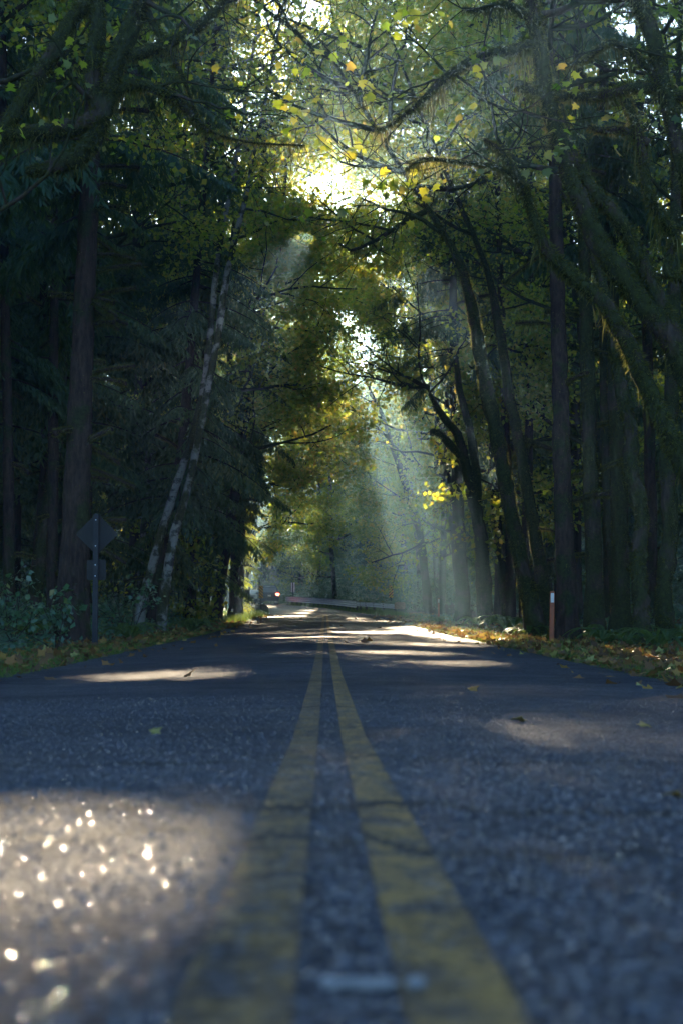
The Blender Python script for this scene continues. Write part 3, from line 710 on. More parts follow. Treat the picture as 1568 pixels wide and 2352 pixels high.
tree(MAP, 'mossy trunk standing at the right edge of the photo above the ferns', 'tree', None,
     [(1535, 1490, 46), (1524, 1360, 38), (1538, 1230, 36), (1532, 1080, 34), (1540, 940, 32), (1548, 700, 28)], 30, rise=7,
     crown=dec_crown(7, 3, .06, 8.5, 8, .12, .3, shape='maple', cull=True, kids=4), moss=600, strands=40, slen=.2, lump=.16)
tree(MAP, 'great mossy maple with arching forked limbs filling the upper right', 'tree', None,
     [(1680, 1545, 90), (1668, 1350, 70), (1650, 1150, 62), (1618, 980, 58), (1578, 860, 54), (1530, 770, 52), (1470, 690, 50), (1400, 600, 48), (1345, 500, 46), (1305, 390, 42), (1272, 290, 40), (1250, 190, 40), (1232, 80, 36), (1215, -20, 32)], 19, rise=4,
     limbs=[dict(pts=[(1590, 1110, 44), (1540, 1010, 42), (1490, 900, 40), (1440, 790, 38), (1395, 710, 36), (1345, 660, 36), (1285, 612, 32), (1240, 545, 28), (1215, 470, 24), (1188, 410, 22), (1150, 350, 16), (1110, 320, 8)], moss=800, strands=90, slen=.25, twigs=2),
            dict(pts=[(1600, 900, 40), (1560, 800, 38), (1510, 680, 36), (1452, 560, 34), (1400, 480, 34), (1345, 420, 32), (1310, 345, 26)], moss=800, strands=60, slen=.22),
            dict(pts=[(1640, 225, 26), (1560, 220, 24), (1470, 200, 24), (1390, 218, 24), (1300, 222, 24), (1230, 210, 26), (1185, 195, 24)], moss=900, strands=150, slen=.18),
            dict(pts=[(1240, 95, 30), (1180, 115, 26), (1110, 130, 24), (1050, 160, 22), (1000, 200, 20), (960, 240, 14), (900, 285, 8), (860, 300, 4)], moss=700, strands=200, slen=.35, twigs=8, mtw=True),
            dict(pts=[(1250, 60, 26), (1200, 30, 24), (1150, 10, 18), (1100, 25, 12), (1060, 20, 6)], moss=600, strands=120, twigs=3),
            dict(pts=[(1195, 420, 14), (1160, 395, 14), (1120, 380, 13), (1040, 372, 11), (975, 365, 8), (930, 390, 4)], moss=500, strands=160, slen=.22, twigs=4),
            dict(pts=[(1600, 470, 40), (1555, 330, 38), (1520, 180, 38), (1490, 60, 38), (1440, -40, 36)], moss=700, strands=60),
            dict(pts=[(1520, 190, 24), (1460, 130, 20), (1400, 100, 18), (1340, 140, 12), (1290, 150, 8)], moss=600, strands=140, slen=.25, twigs=3),
            dict(pts=[(1490, 330, 22), (1430, 300, 18), (1380, 300, 16), (1350, 290, 10)], moss=600, strands=140, twigs=2),
            dict(pts=[(1545, 540, 24), (1490, 450, 24), (1470, 330, 22), (1440, 230, 18)], moss=700, strands=120),
            dict(pts=[(1568, 640, 22), (1530, 620, 18), (1560, 520, 14)], moss=500, strands=60)],
     crown=dec_crown(5, 3.0, .06, 7.2, 3, .12, .3, toward=-.4, shape='maple', kids=4), moss=900, strands=70, slen=.2, lump=.14, fuzz=.06)
# --- overhead and ahead: tall broadleaf trees whose crowns close over the road
K = [(-6.4, 60, 36, 1.0, 'tall broadleaf tree left of the road arching over it, nearest of the far crowns'),
     (7.6, 66, 38, -1.0, 'tall broadleaf tree right of the road beyond the light beam'),
     (-7.5, 92, 46, 1.1, 'golden-leaved tree leaning in from the left before the bridge'),
     (6.8, 84, 46, -1.0, 'backlit yellow-green tree leaning over the road from the right'),
     (7.2, 104, 52, -1.1, 'broad crown on the right glowing above the guardrail end'),
     (-9.5, 112, 52, 1.0, 'tall tree left of the bridge behind the striped marker'),
     (5.6, 122, 56, -.3, 'leafy tree rising straight behind the guardrail, below the bright sky patch'),
     (-.8, 134, 58, -.2, 'leafy tree behind the middle of the guardrail'),
     (9.5, 128, 46, -.8, 'broadleaf tree right of the striped marker with yellow in its crown'),
     (-16.5, 138, 48, .8, 'tree above the dark blue truck with sunlit upper leaves'),
     (-2.6, 156, 48, 0, 'tree behind the far end of the guardrail'),
     (3.5, 168, 50, -.2, 'tall tree framing the upper sky opening'),
     (13.5, 98, 40, -.4, 'shaded tree set back right of the beam'),
     (-12.5, 78, 36, .4, 'shaded tree set back left behind the glowing cedar'),
     (12.5, 150, 50, -.3, 'tall tree far behind the right striped marker'),
     (-9.5, 44, 27, 1.1, 'broadleaf tree behind the alder pair reaching over the road'),
     (-6.8, 74, 34, 1.0, 'broadleaf tree beside the glowing cedar with branches over the road'),
     (-6.6, 100, 40, 1.1, 'tall tree left of the road just before the bridge'),
     (6.0, 114, 44, -1.0, 'tall tree right of the road behind the right striped marker'),
     (10.5, 57, 34, -1.0, 'broadleaf tree in the shade behind the forked mossy tree'),
     (11.5, 74, 40, -.9, 'tall broadleaf tree standing back from the far roadside post'),
     (9.5, 48, 28, -1.1, 'broadleaf tree behind the rim-lit trunks reaching over the road'),
     (-10.5, 30, 24, 1.2, 'near broadleaf tree whose dark leaves hang across the top left'),
     (10.5, 38, 26, -1.1, 'near broadleaf tree whose dark leaves hang across the top right'),
     (-10, 172, 52, .3, 'tall tree added for shade beyond the bridge left of the road gap'),  # this and the next three are added to block sun past the bridge
     (7.5, 182, 52, -.3, 'tall tree added for shade at the back right of the road gap'),
     (-3, 190, 52, 0, 'hindmost tall tree added for shade, closing the road gap'),
     (-15, 166, 54, 0, 'tall tree added for shade far behind the truck, right of the hindmost left crowns'),
     (-13, 204, 58, 0, 'very tall tree added for shade at the back above the bend'),  # back row of five, added to keep sun off the far haze
     (-24, 216, 58, 0, 'very tall tree added for shade at the back left of the bend'),
     (-5, 222, 58, 0, 'very tall tree added for shade at the back behind the guardrail'),
     (4, 212, 56, 0, 'very tall tree added for shade at the back right of the guardrail'),
     (-33, 200, 56, 0, 'very tall tree added for shade at the back, seen through the left trunks'),
     (6.8, 93, 40, -1.3, 'broadleaf tree added for shade between the far roadside post and the guardrail end'),  # added to block sun from the nearest stretch of asphalt
     (-22, 160, 50, .2, 'tall tree far behind the truck'),
     (18, 118, 44, -.3, 'shaded broadleaf tree deep in the wood right of the guardrail')]
for (x, y, h, tw, lb) in K:
    reseed(int(abs(x) * 10 + y * 17))
    g = float(ground_z(x, y)); n = 9; z = np.linspace(-.4, h * .82, n) + g
    xx = x + tw * 3.2 * (np.clip(z, 0, None) / h) ** 1.5 + .3 * np.sin(z * .3 + y); p = np.stack([xx, y + .4 * np.sin(z * .2), z], 1)
    root = empty('broadleaf_tree', (x, y, g)); tag(root, lb, 'tree', 'tall broadleaf trees closing over the road')
    tr, br, ms, cr = MB(), MB(), MB(), MB(); q = smooth_path(p, 3); r = np.linspace(.24, .05, len(q))
    tube(tr, q, r, 9, .08); moss_fuzz(ms, q, r, 60, .08, strands=10, slen=.4)
    tips = []
    low = 1.0 if y > 118 and abs(x) < 12 else (10 if y < 55 else 5 if y < 90 else 3)
    near = y < 55
    dec_crown(20 if not near else 14, 6.0, .09, low + g, (105 if 55 < y < 140 and abs(x) < 11 else 75) if not near else 46, (.20 if y < 190 else .30) if not near else .15, .42, toward=tw * .5, cull=True, kids=5, up=.25, tint=(.5, .22) if y < 100 else (.28, .22))(q, r, tr, br, ms, cr, tips)
    tr.take(br); tr.build('trunk', M['mossy'] if y < 110 else M['alder'], root, True); ms.build('moss', M['moss'], root); cr.build('crown', M['maple_leaf'], root)

# --- the forest behind: conifers of four kinds, copied
reseed(77)
protos = []
for i, (h, cf, spd, n) in enumerate([(34, 3, 4.2, 150), (40, 5, 4.8, 165), (28, 1.5, 3.8, 140), (36, 2, 4.0, 150)]):
    tr, cr = conifer(h, cf, spd, i * 1.7 + 1, n)
    protos.append((tr.mesh('trunk', True), cr.mesh('crown')))
for a_, c_ in protos: a_.materials.append(M['bark']); c_.materials.append(M['needle'])
def put_conifer(x, y, s, label, group, k=None):
    k = rng.integers(len(protos)) if k is None else k
    H0 = (34, 40, 28, 36)[k]; mh = max_height(x, y) if y > 50 else 99
    if s * H0 > mh: s = mh / H0
    if s < .3: return
    e = empty('forest_conifer', (x, y, float(ground_z(x, y))), rng.random() * 6.28); e.scale = (s, s, s); tag(e, label, 'tree', group)
    for nm, me in zip(('trunk', 'crown'), protos[k]):
        o = bpy.data.objects.new(nm, me); COL.objects.link(o); o.parent = e
reseed(78)
GL = ('dark conifer standing among others deep in the forest left of the road', 'dark conifers deep in the forest left of the road')
GR = ('dark conifer standing among others deep in the forest right of the road', 'dark conifers deep in the forest right of the road')
GF = ('distant conifer in the forest wall beyond the bridge and the bend', 'distant conifers beyond the bend')
placed = []
def free(x, y, dmin):
    return all((x - a) ** 2 + (y - b) ** 2 > dmin * dmin for a, b in placed)
for side in (-1, 1):
    t = 0; got = 0
    while got < (62 if side < 0 else 46) and t < 4000:
        t += 1; y = 14 + 138 * rng.random() ** .8; a = (7.6 if y > 45 else 9.5) + (8 + .24 * y) * rng.random() ** .9; x = float(road_x(y)) * (1 if side < 0 else 0) + side * a
        if side > 0 and y > 90: x = 6 + a * .9
        if x > 40 or not free(x, y, 3.4): continue
        if side > 0 and 28 < y < 60 and x < 12: continue
        placed.append((x, y)); got += 1
        put_conifer(x, y, .8 + .35 * rng.random(), *(GL if side < 0 else GR))
t = 0; got = 0
while got < 120 and t < 8000:
    t += 1; y = 148 + 190 * rng.random() ** 1.3; x = -70 + 140 * rng.random()
    if abs(x - float(road_x(y))) < 6.5 or not free(x, y, 4.5): continue
    placed.append((x, y)); got += 1
    put_conifer(x, y, .95 + .4 * rng.random(), *GF)

# ------------------------------------------------------------------ understory, litter, grass, ferns
reseed(79)
def scatter(n, side, s0, s1, y0, y1, pw=1.0):
    y = y0 + (y1 - y0) * rng.random(n) ** pw; s = side * (s0 + (s1 - s0) * rng.random(n)); x = road_x(y) + s
    return x, y, ground_z(x, y)
mb = MB()
for side, n, s0, s1, y0, y1, h in [(-1, 42000, 4.9, 15, 12, 75, .95), (1, 16000, 7.5, 20, 18, 75, .6), (-1, 12000, 5, 30, 75, 150, 1.3), (1, 60000, 4.8, 34, 101, 156, 3.2), (1, 3000, 5.5, 8, 24, 90, .3), (1, 70000, 9, 50, 122, 178, 9.0), (-1, 50000, 6, 40, 112, 178, 7.0), (-1, 30000, 12, 40, 60, 115, 4.0), (1, 30000, 13, 40, 50, 115, 4.0)]:
    x, y, z = scatter(n, side, s0, s1, y0, y1)
    a = np.clip((np.abs(x - road_x(y)) - s0) / 2.5, .12, 1); k = np.clip(.55 + gnoise(x * 3, y * 3) * .9, .15, 1.2)
    hh = h * a * k * rng.random(n) ** .45; c = np.stack([x, y, z + hh + .02], 1)
    nr = unit(rng.normal(size=(n, 3)) * .55 + np.array([0, -.25, 1])); d = unit(np.cross(nr, rand_unit(n)) + np.array([0, 0, -.15]))
    L = (.07 + .10 * rng.random(n)) * np.where(y > 110, 2.2, np.where(y > 70, 1.5, 1)); quads(c, d, nr, L, L * .62, np.clip(rng.normal(.45, .25, n), 0, 1), mb, .15)
tag(link('undergrowth', mb.mesh('undergrowth'), M['shrub_leaf']), 'low leafy undergrowth spreading under the trees', 'undergrowth', kind='stuff')
reseed(80)
mb = MB(); n = 90000; x = -150 + 300 * rng.random(n); y = 350 + 30 * rng.random(n); z = ground_z(x, y) + (44 + 9 * gnoise(x * 2, y)) * rng.random(n)
c = np.stack([x, y, z], 1); nr = unit(rng.normal(size=(n, 3)) + np.array([0, -.6, .5])); d = unit(np.cross(nr, rand_unit(n)) + np.array([0, 0, -.4])); L = .9 + 1.0 * rng.random(n)
quads(c, d, nr, L, L * .6, np.clip(rng.normal(.4, .25, n), 0, 1), mb, .15)
tag(link('distant_forest', mb.mesh('distant_forest'), M['needle']), 'far-off dark forest closing the view behind all trees', 'forest', kind='stuff')
mb = MB()
for side, n, s0, s1, y0, y1 in [(-1, 3600, 3.3, 5.4, 8, 60), (1, 15000, 3.35, 7.5, 8, 60), (1, 500, 2.5, 3.4, 8, 90), (-1, 350, 2.6, 3.4, 8, 90), (1, 60, .3, 2.6, 9, 80), (-1, 50, .3, 2.6, 12, 80), (1, 4500, 3.4, 8, 50, 104), (-1, 1500, 3.4, 6, 60, 100), (-1, 5000, 5, 14, 15, 60), (1, 5000, 7, 16, 15, 70)]:
    x, y, z = scatter(n, side, s0, s1, y0, y1, .9); c = np.stack([x, y, z + .015 + .03 * rng.random(n)], 1)
    nr = unit(rng.normal(size=(n, 3)) * .5 + np.array([0, 0, 1])); d = unit(np.cross(nr, rand_unit(n)))
    maples(c, d, nr, .07 + .10 * rng.random(n), np.clip(rng.normal(.5, .3, n), 0, 1), mb)
tag(link('fallen_leaves', mb.mesh('fallen_leaves'), M['dead_leaf']), 'brown and orange leaf litter along both road edges', 'fallen leaves', kind='stuff')
mb = MB()
for side, n, s0, s1, y0, y1, h in [(1, 20000, 3.25, 4.3, 8, 60, .07), (-1, 26000, 3.25, 4.9, 8, 60, .08), (1, 9000, 4, 8, 22, 100, .13), (-1, 9000, 3.5, 6.5, 60, 135, .3), (1, 9000, 3.4, 5, 85, 140, .3)]:
    x, y, z = scatter(n, side, s0, s1, y0, y1); c = np.stack([x, y, z], 1); d = unit(rng.normal(size=(n, 3)) * .35 + np.array([0, 0, 1])); a = unit(np.cross(d, rand_unit(n)))
    L = (h * (.5 + rng.random(n)))[:, None]; w = .006 if h < .1 else .012
    v = np.stack([c - a * w, c + a * w, c + d * L], 1).reshape(-1, 3); mb.add(v, np.arange(len(v)).reshape(-1, 3), np.clip(rng.normal(.5, .3, n), 0, 1))
tag(link('grass', mb.mesh('grass'), M['grass']), 'short grass and moss on the road verges', 'grass', kind='stuff')

def fern_mesh(seed):
    r = np.random.default_rng(seed); mb = MB()
    for i in range(15):
        a = i / 15 * 6.283 + r.random() * .4; ln = .75 + .35 * r.random(); up = .9 + .4 * r.random()
        n = 18; s = np.linspace(0, 1, n); rad = ln * (s * .85); z = ln * up * (s - .85 * s ** 2.1) * .95
        p = np.stack([np.cos(a) * rad, np.sin(a) * rad, z], 1); t = unit(np.gradient(p, axis=0)); sd = np.array([-math.sin(a), math.cos(a), 0])
        nr = unit(np.cross(t, sd)); nr *= np.sign(nr[:, 2:3] + 1e-6)
        w = .11 * np.sin(np.clip(s * .93 + .07, 0, 1) * math.pi) ** .7 * ln
        for sg in (-1, 1):
            for o in (0, .5):
                q = p[:-1] * (1 - o) + p[1:] * o; d = unit(sd * sg + t[:-1] * .35 + np.array([0, 0, -.12]))
                quads(q[1:], d[1:], nr[1:-1], w[1:-1], .034, np.clip(r.normal(.5, .2, n - 2), 0, 1), mb, .05)
        tube(mb, p, .006, 3, 0, False, .2)
    return mb.mesh('frond')
ferns = [fern_mesh(i) for i in range(3)]
for f_ in ferns: f_.materials.append(M['fern'])
FR = [(1165, 1440, 44, 1.35, 'pale sunlit fern behind the red-brown post, beside the leaning trunk'), (1215, 1462, 36, .8, 'small sunlit fern just left of the red-brown post'),
      (1395, 1500, 29, 1.15, 'large fern arching in front of the dark upright trunk on the right'), (1445, 1503, 27, .8, 'fern at the foot of the knobbly mossy trunk'),
      (1510, 1512, 26, 1.0, 'fern near the right edge of the photo'), (1330, 1482, 33, .7, 'small fern at the foot of the straight brown trunk'), (1100, 1432, 52, 1.0, 'fern in the haze below the forked mossy tree'),
      (1005, 1440, 60, .8, 'fern glowing by the far roadside post'), (60, 1420, 30, 1.2, 'fern half hidden in the undergrowth at the left edge'), (300, 1435, 33, 1.1, 'fern in the undergrowth right of the thick dark trunk'),
      (440, 1430, 42, 1.1, 'fern under the dark conifers left of the road'), (1560, 1500, 30, 1.2, 'fern cut by the right edge of the photo')]
for i, (xd, yd, d, s, lb) in enumerate(FR):
    q = P(xd, yd, d); e = empty('sword_fern', (q[0], d, float(ground_z(q[0], d))), i * 1.3); e.scale = (s, s, s); tag(e, lb, 'fern', 'ferns along the roadside')
    link('frond', ferns[i % 3], None, e)
# leafy saplings in front of the left trunks
for i, (xd, d, h, lb) in enumerate([(128, 24, .95, 'sapling with pale green leaves in front of the thick dark trunk'), (300, 34, 1.3, 'bushy sapling between the sign post and the alders'), (30, 26, 1.2, 'sapling in the undergrowth at the left edge')]):
    q = P(xd, 1450, d); g = float(ground_z(q[0], d)); e = empty('sapling', (q[0], d, g)); tag(e, lb, 'sapling', 'saplings in the left undergrowth')
    st, lf = MB(), MB(); tips = []
    for k in range(5): grow(st, tips, np.array([q[0], d, g]), [rng.normal() * .4, rng.normal() * .4, 1], h, .01, 1, .2, 0, .3, None, 5)
    leaves_on(lf, tips, 6, .13, .06, flat=2); st.build('stem', M['bark'], e); lf.build('leaves', M['shrub_leaf'], e)

# ------------------------------------------------------------------ roadside things
def bmobj(name, bm, m, parent=None, smooth=False, loc=None):
    me = bpy.data.meshes.new(name); bm.to_mesh(me); bm.free()
    if smooth: me.polygons.foreach_set('use_smooth', np.ones(len(me.polygons), bool))
    o = link(name, me, m, parent)
    if loc is not None: o.location = loc
    return o
def box(bm, cx, cy_, cz, sx, sy, sz, bev=0, rot=None):
    r = bmesh.ops.create_cube(bm, size=1); vs = r['verts']
    for v_ in vs: v_.co = Vector((v_.co.x * sx, v_.co.y * sy, v_.co.z * sz))
    if bev:
        es = list({e for v_ in vs for e in v_.link_edges}); q = bmesh.ops.bevel(bm, geom=es, offset=bev, segments=2, affect='EDGES'); vs = list({v_ for f_ in q['faces'] for v_ in f_.verts} | {v_ for v_ in vs if v_.is_valid})
    for v_ in vs:
        if rot is not None: v_.co = rot @ v_.co
        v_.co += Vector((cx, cy_, cz))
    return vs
def plate(pts, th, rad=.04, seg=5):
    """Rounded flat plate in the XZ plane."""
    out = []; n = len(pts)
    for i in range(n):
        p0, p1, p2 = (Vector(pts[(i + k) % n]) for k in (-1, 0, 1)); a = (p0 - p1).normalized(); b = (p2 - p1).normalized()
        for k in range(seg + 1):
            u = k / seg; out.append((p1 + a * rad * (1 - u)).lerp(p1 + b * rad * u, u) if 0 else ((1 - u) ** 2) * (p1 + a * rad) + 2 * u * (1 - u) * p1 + u * u * (p1 + b * rad))
    bm = bmesh.new(); f0 = [bm.verts.new((q.x, -th / 2, q.y)) for q in out]; f1 = [bm.verts.new((q.x, th / 2, q.y)) for q in out]
    bm.faces.new(f0); bm.faces.new(f1[::-1]); m = len(out)
    for i in range(m): bm.faces.new((f0[i], f1[i], f1[(i + 1) % m], f0[(i + 1) % m]))
    bmesh.ops.recalc_face_normals(bm, faces=bm.faces); return bm
d = 28; gx = P(218, 1495, d)[0]; gz = float(ground_z(gx, d))
sg = empty('road_sign', (gx, d, gz)); tag(sg, 'back of a diamond sign with a square plate on a dark post, left verge', 'road sign')
zz = lambda yp: (603 - yp) * d / F - gz
bm = bmesh.new(); box(bm, 0, 0, (zz(514) - .4) / 2, .105, .09, zz(514) + .4, .008); bmobj('post', bm, M['post_dark'], sg)
bmobj('diamond_panel', plate([(0, -.42), (.42, 0), (0, .42), (-.42, 0)], .006, .05), M['alu'], sg, loc=(.005, .052, zz(534)))
bmobj('square_panel', plate([(-.19, -.2), (.19, -.2), (.19, .2), (-.19, .2)], .006, .04), M['alu'], sg, loc=(0.005, .052, zz(570)))
for q in (534 - 14, 534 + 12, 565, 576):
    bm = bmesh.new(); bmesh.ops.create_cone(bm, segments=8, radius1=.012, radius2=.012, depth=.02, cap_ends=True, matrix=Matrix.Translation((0, -.05, zz(q))) @ Matrix.Rotation(R(90), 4, 'X')); bmobj('bolt', bm, M['galv'], sg)
def delineator(xd, d, h, lb, tilt=0):
    gx = P(xd, 1480, d)[0]; g = float(ground_z(gx, d)); e = empty('roadside_post', (gx, d, g)); e.rotation_euler = (0, tilt, 0); tag(e, lb, 'post', 'roadside reflector posts')
    bm = bmesh.new()
    prof = [(-.052, .0), (-.035, .016), (.035, .016), (.052, .0), (.045, -.004), (.032, .008), (-.032, .008), (-.045, -.004)]
    a = [bm.verts.new((x, -y, -.3)) for x, y in prof]; b = [bm.verts.new((x, -y, h - .02)) for x, y in prof]; t_ = [bm.verts.new((x * .9, -y, h)) for x, y in prof]
    for u, v_ in ((a, b), (b, t_)):
        for i in range(8): bm.faces.new((u[i], u[(i + 1) % 8], v_[(i + 1) % 8], v_[i]))
    bm.faces.new(t_); bm.faces.new(a[::-1]); bmesh.ops.recalc_face_normals(bm, faces=bm.faces); bmobj('body', bm, M['post_red'], e)
    bm = bmesh.new(); box(bm, 0, -.019, h - .14, .07, .004, .2, 0); bmobj('reflector', bm, M['reflector'], e)
delineator(1266, 30.5, 1.12, 'red-brown roadside post with white reflector in front of the straight trunk', R(1.3))
delineator(1007, 74, 1.1, 'far roadside post with reflector standing in the light beam')
d = 104; q = P(566, 1400, d); st = empty('marker_stake', (q[0], d, float(ground_z(q[0], d)))); tag(st, 'thin orange stake beside the glowing cedar, left of the bridge', 'stake')
bm = bmesh.new(); box(bm, 0, 0, .7, .04, .015, 1.8, .004); bmobj('stake', bm, M['orange'], st)
bm = bmesh.new(); box(bm, 0, -.012, 1.5, .06, .004, .12); bmobj('reflector', bm, M['orange'], st)
def marker(xp, yt, d, m, lb):
    x = (xp - 341) * d / F; g = float(ground_z(x, d)); top = (603 - yt) * d / F - g
    e = empty('object_marker', (x, d, g)); tag(e, lb, 'marker sign', 'striped bridge-end markers')
    bm = bmesh.new(); box(bm, 0, .03, top / 2 - .2, .07, .04, top + .3, .006); bmobj('post', bm, M['post_dark'], e)
    bmobj('striped_panel', plate([(-.155, -.46), (.155, -.46), (.155, .46), (-.155, .46)], .006, .02), m, e, loc=(0, 0, top - .46))
marker(261, 585.8, 105, M['stripe_down'], 'yellow and black striped marker at the left bridge end, in front of the truck')
marker(390.3, 585.5, 106, M['stripe_up'], 'yellow and black striped marker at the right end of the guardrail')
x = -5.35; d = 133; g = float(ground_z(x, d)); x = (288 - 341) * d / F + .2
e = empty('white_marker', (x, d + 7, g)); tag(e, 'white upright marker panel split by a dark post at the far guardrail end', 'marker sign')
top = (603 - 582.6) * (d + 7) / F - g
bm = bmesh.new(); box(bm, 0, -.02, top / 2 - .1, .09, .05, top + .2, .006); bmobj('post', bm, M['post_dark'], e)
bmobj('panel', plate([(-.18, -.48), (.18, -.48), (.18, .48), (-.18, .48)], .006, .02), M['white'], e, loc=(0, .02, top - .48))
# guardrail: three-ribbed beam along the bridge, two-ribbed flare to the right end
gr = empty('guardrail', (3.6, 99, float(ground_z(3.6, 99)))); tag(gr, 'galvanised guardrail curving along the far side of the bridge', 'guardrail')
def beam(path, ribs, zc, h):
    """Corrugated beam swept along a path of (x, y, ground z)."""
    n = ribs * 8 + 1; z = np.linspace(-h / 2, h / 2, n); dep = .055 * np.cos(np.linspace(0, ribs * 2 * math.pi, n)) 
    p = smooth_path(path, 6); t = unit(np.gradient(p, axis=0)); nr = np.stack([t[:, 1], -t[:, 0], 0 * t[:, 0]], 1)
    v = p[:, None, :] + nr[:, None, :] * dep[None, :, None]; v[:, :, 2] += zc + z[None, :]
    v2 = v + nr[:, None, :] * .006
    m = len(p); i = np.arange(m - 1)[:, None] * n; j = np.arange(n - 1)[None, :]; f = np.stack([i + j, i + j + 1, i + n + j + 1, i + n + j], -1).reshape(-1, 4)
    mb = MB(); mb.add(v.reshape(-1, 3), f); mb.add(v2.reshape(-1, 3), f[:, ::-1]); return mb
def rp(y, off): xx = float(road_x(y)) + off; return (xx, y, float(road_z(y)) - .06)
br_path = [rp(140.5, HALF + .15), rp(134, HALF + .2), rp(126, HALF + .2), rp(118, HALF + .2), rp(108, HALF + .25)]
fl_path = [br_path[-1], (1.9, 104.5, -.72), (2.9, 101.5, -.80), (3.75, 99.5, -.86)]
beam(br_path, 3, .58, .5).build('bridge_rail', M['galv'], gr, True); beam(fl_path, 2, .62, .32).build('end_rail', M['galv'], gr, True)
pa = smooth_path(br_path, 12); s = np.concatenate([[0], np.cumsum(np.linalg.norm(np.diff(pa, axis=0), axis=1))])
for u in np.arange(.3, s[-1], 1.9):
    q = [np.interp(u, s, pa[:, k]) for k in range(3)]; bm = bmesh.new(); box(bm, q[0] + .16, q[1], q[2] + .3, .16, .2, .95, .01)
    for v_ in bm.verts: v_.co -= Vector(gr.location)
    bmobj('post', bm, M['wood_post'], gr)
pa = smooth_path(fl_path, 12); s = np.concatenate([[0], np.cumsum(np.linalg.norm(np.diff(pa, axis=0), axis=1))])
for u in np.arange(1.2, s[-1], 1.9):
    q = [np.interp(u, s, pa[:, k]) for k in range(3)]; bm = bmesh.new(); box(bm, q[0] + .05, q[1] + .16, q[2] + .3, .16, .2, .9, .01)
    for v_ in bm.verts: v_.co -= Vector(gr.location)
    bmobj('post', bm, M['wood_post'], gr)
bm = bmesh.new(); box(bm, .45, .4, .62, .75, .25, .5, .06); bmobj('end_buffer', bm, M['tan'], gr)
# concrete bridge kerb end on the left
x = -6.3; d = 106; e = empty('concrete_barrier', (x, d, float(ground_z(x, d)))); tag(e, 'low concrete bridge wall end at the foot of the left striped marker', 'barrier')
bm = bmesh.new(); box(bm, .3, 0.3, .22, .9, .5, .75, .05); bmobj('end_block', bm, M['concrete'], e)
bm = bmesh.new(); box(bm, -.5, 8, .15, .35, 15, .6, .04, Matrix.Rotation(R(9), 3, 'Z')); bmobj('wall', bm, M['concrete'], e)

# ------------------------------------------------------------------ vehicles
def wheel(parent, x, y, r, w=.24):
    t = bmesh.new()
    bmesh.ops.create_cone(t, segments=28, radius1=r, radius2=r, depth=w, cap_ends=True, matrix=Matrix.Rotation(R(90), 4, 'Y'))
    bmesh.ops.bevel(t, geom=[e_ for e_ in t.edges if len(e_.link_faces) == 2 and any(len(f_.verts) > 6 for f_ in e_.link_faces)], offset=.035, segments=2, affect='EDGES')
    o = bmobj('wheel', t, M['tyre'], parent, loc=(x, y, r))
    t = bmesh.new(); sgn = 1 if x > 0 else -1
    bmesh.ops.create_cone(t, segments=20, radius1=r * .62, radius2=r * .55, depth=.03, cap_ends=True, matrix=Matrix.Translation((sgn * (w / 2 + .01), 0, 0)) @ Matrix.Rotation(R(90 * sgn), 4, 'Y'))
    bmobj('rim', t, M['chrome'], o)
def loft(secs, half):
    """Body shell: side profile sections (y, z_low, z_high, half width low, half width high) joined front to back."""
    bm = bmesh.new(); rings = []
    for y, zl, zh, wl, wh in secs:
        zm = zl + (zh - zl) * .45
        ring = [(-wl * .9, zl), (-wl, zl + .1), (-wl, zm), (-wh, zh - .08), (-wh * .85, zh), (wh * .85, zh), (wh, zh - .08), (wl, zm), (wl, zl + .1), (wl * .9, zl)]
        rings.append([bm.verts.new((x, y, z)) for x, z in ring])
    for a, b in zip(rings, rings[1:]):
        for i in range(len(a)): bm.faces.new((a[i], a[(i + 1) % len(a)], b[(i + 1) % len(a)], b[i]))
    bm.faces.new(rings[0]); bm.faces.new(rings[-1][::-1]); bmesh.ops.recalc_face_normals(bm, faces=bm.faces)
    return bm
d = 140; x = (268 - 341) * d / F
suv = empty('sport_utility_vehicle', (x, d, float(road_z(d)) - .03), R(6)); tag(suv, 'dark blue sport utility vehicle driving away with its right tail light lit', 'car')
# rear of the vehicle faces the camera (local -Y)
bmobj('body', loft([(-2.3, .48, 1.02, .90, .88), (-2.25, .38, 1.08, .94, .92), (-1.5, .34, 1.10, .96, .94), (1.0, .34, 1.08, .96, .93), (1.9, .36, 1.0, .94, .86), (2.35, .42, .85, .86, .78)], 0), M['car_blue'], suv)
cab = loft([(-2.22, 1.06, 1.12, .90, .88), (-1.98, 1.06, 1.72, .90, .76), (-1.7, 1.06, 1.84, .90, .74), (.2, 1.06, 1.82, .90, .74), (.55, 1.06, 1.72, .89, .72), (1.25, 1.04, 1.10, .88, .8)], 0); bmobj('cabin', cab, M['car_blue'], suv)
def quadpanel(name, pts, m, parent, th=.012):
    bm = bmesh.new(); a = [Vector(p) for p in pts]; n = (a[1] - a[0]).cross(a[2] - a[0]).normalized() * th
    f0 = [bm.verts.new(p) for p in a]; f1 = [bm.verts.new(p + n) for p in a]; bm.faces.new(f0[::-1]); bm.faces.new(f1); k = len(a)
    for i in range(k): bm.faces.new((f0[i], f0[(i + 1) % k], f1[(i + 1) % k], f1[i]))
    bmesh.ops.recalc_face_normals(bm, faces=bm.faces); return bmobj(name, bm, m, parent)
quadpanel('rear_window', [(-.74, -2.20, 1.17), (.74, -2.20, 1.17), (.66, -2.03, 1.62), (-.66, -2.03, 1.62)], M['glass'], suv, .02)
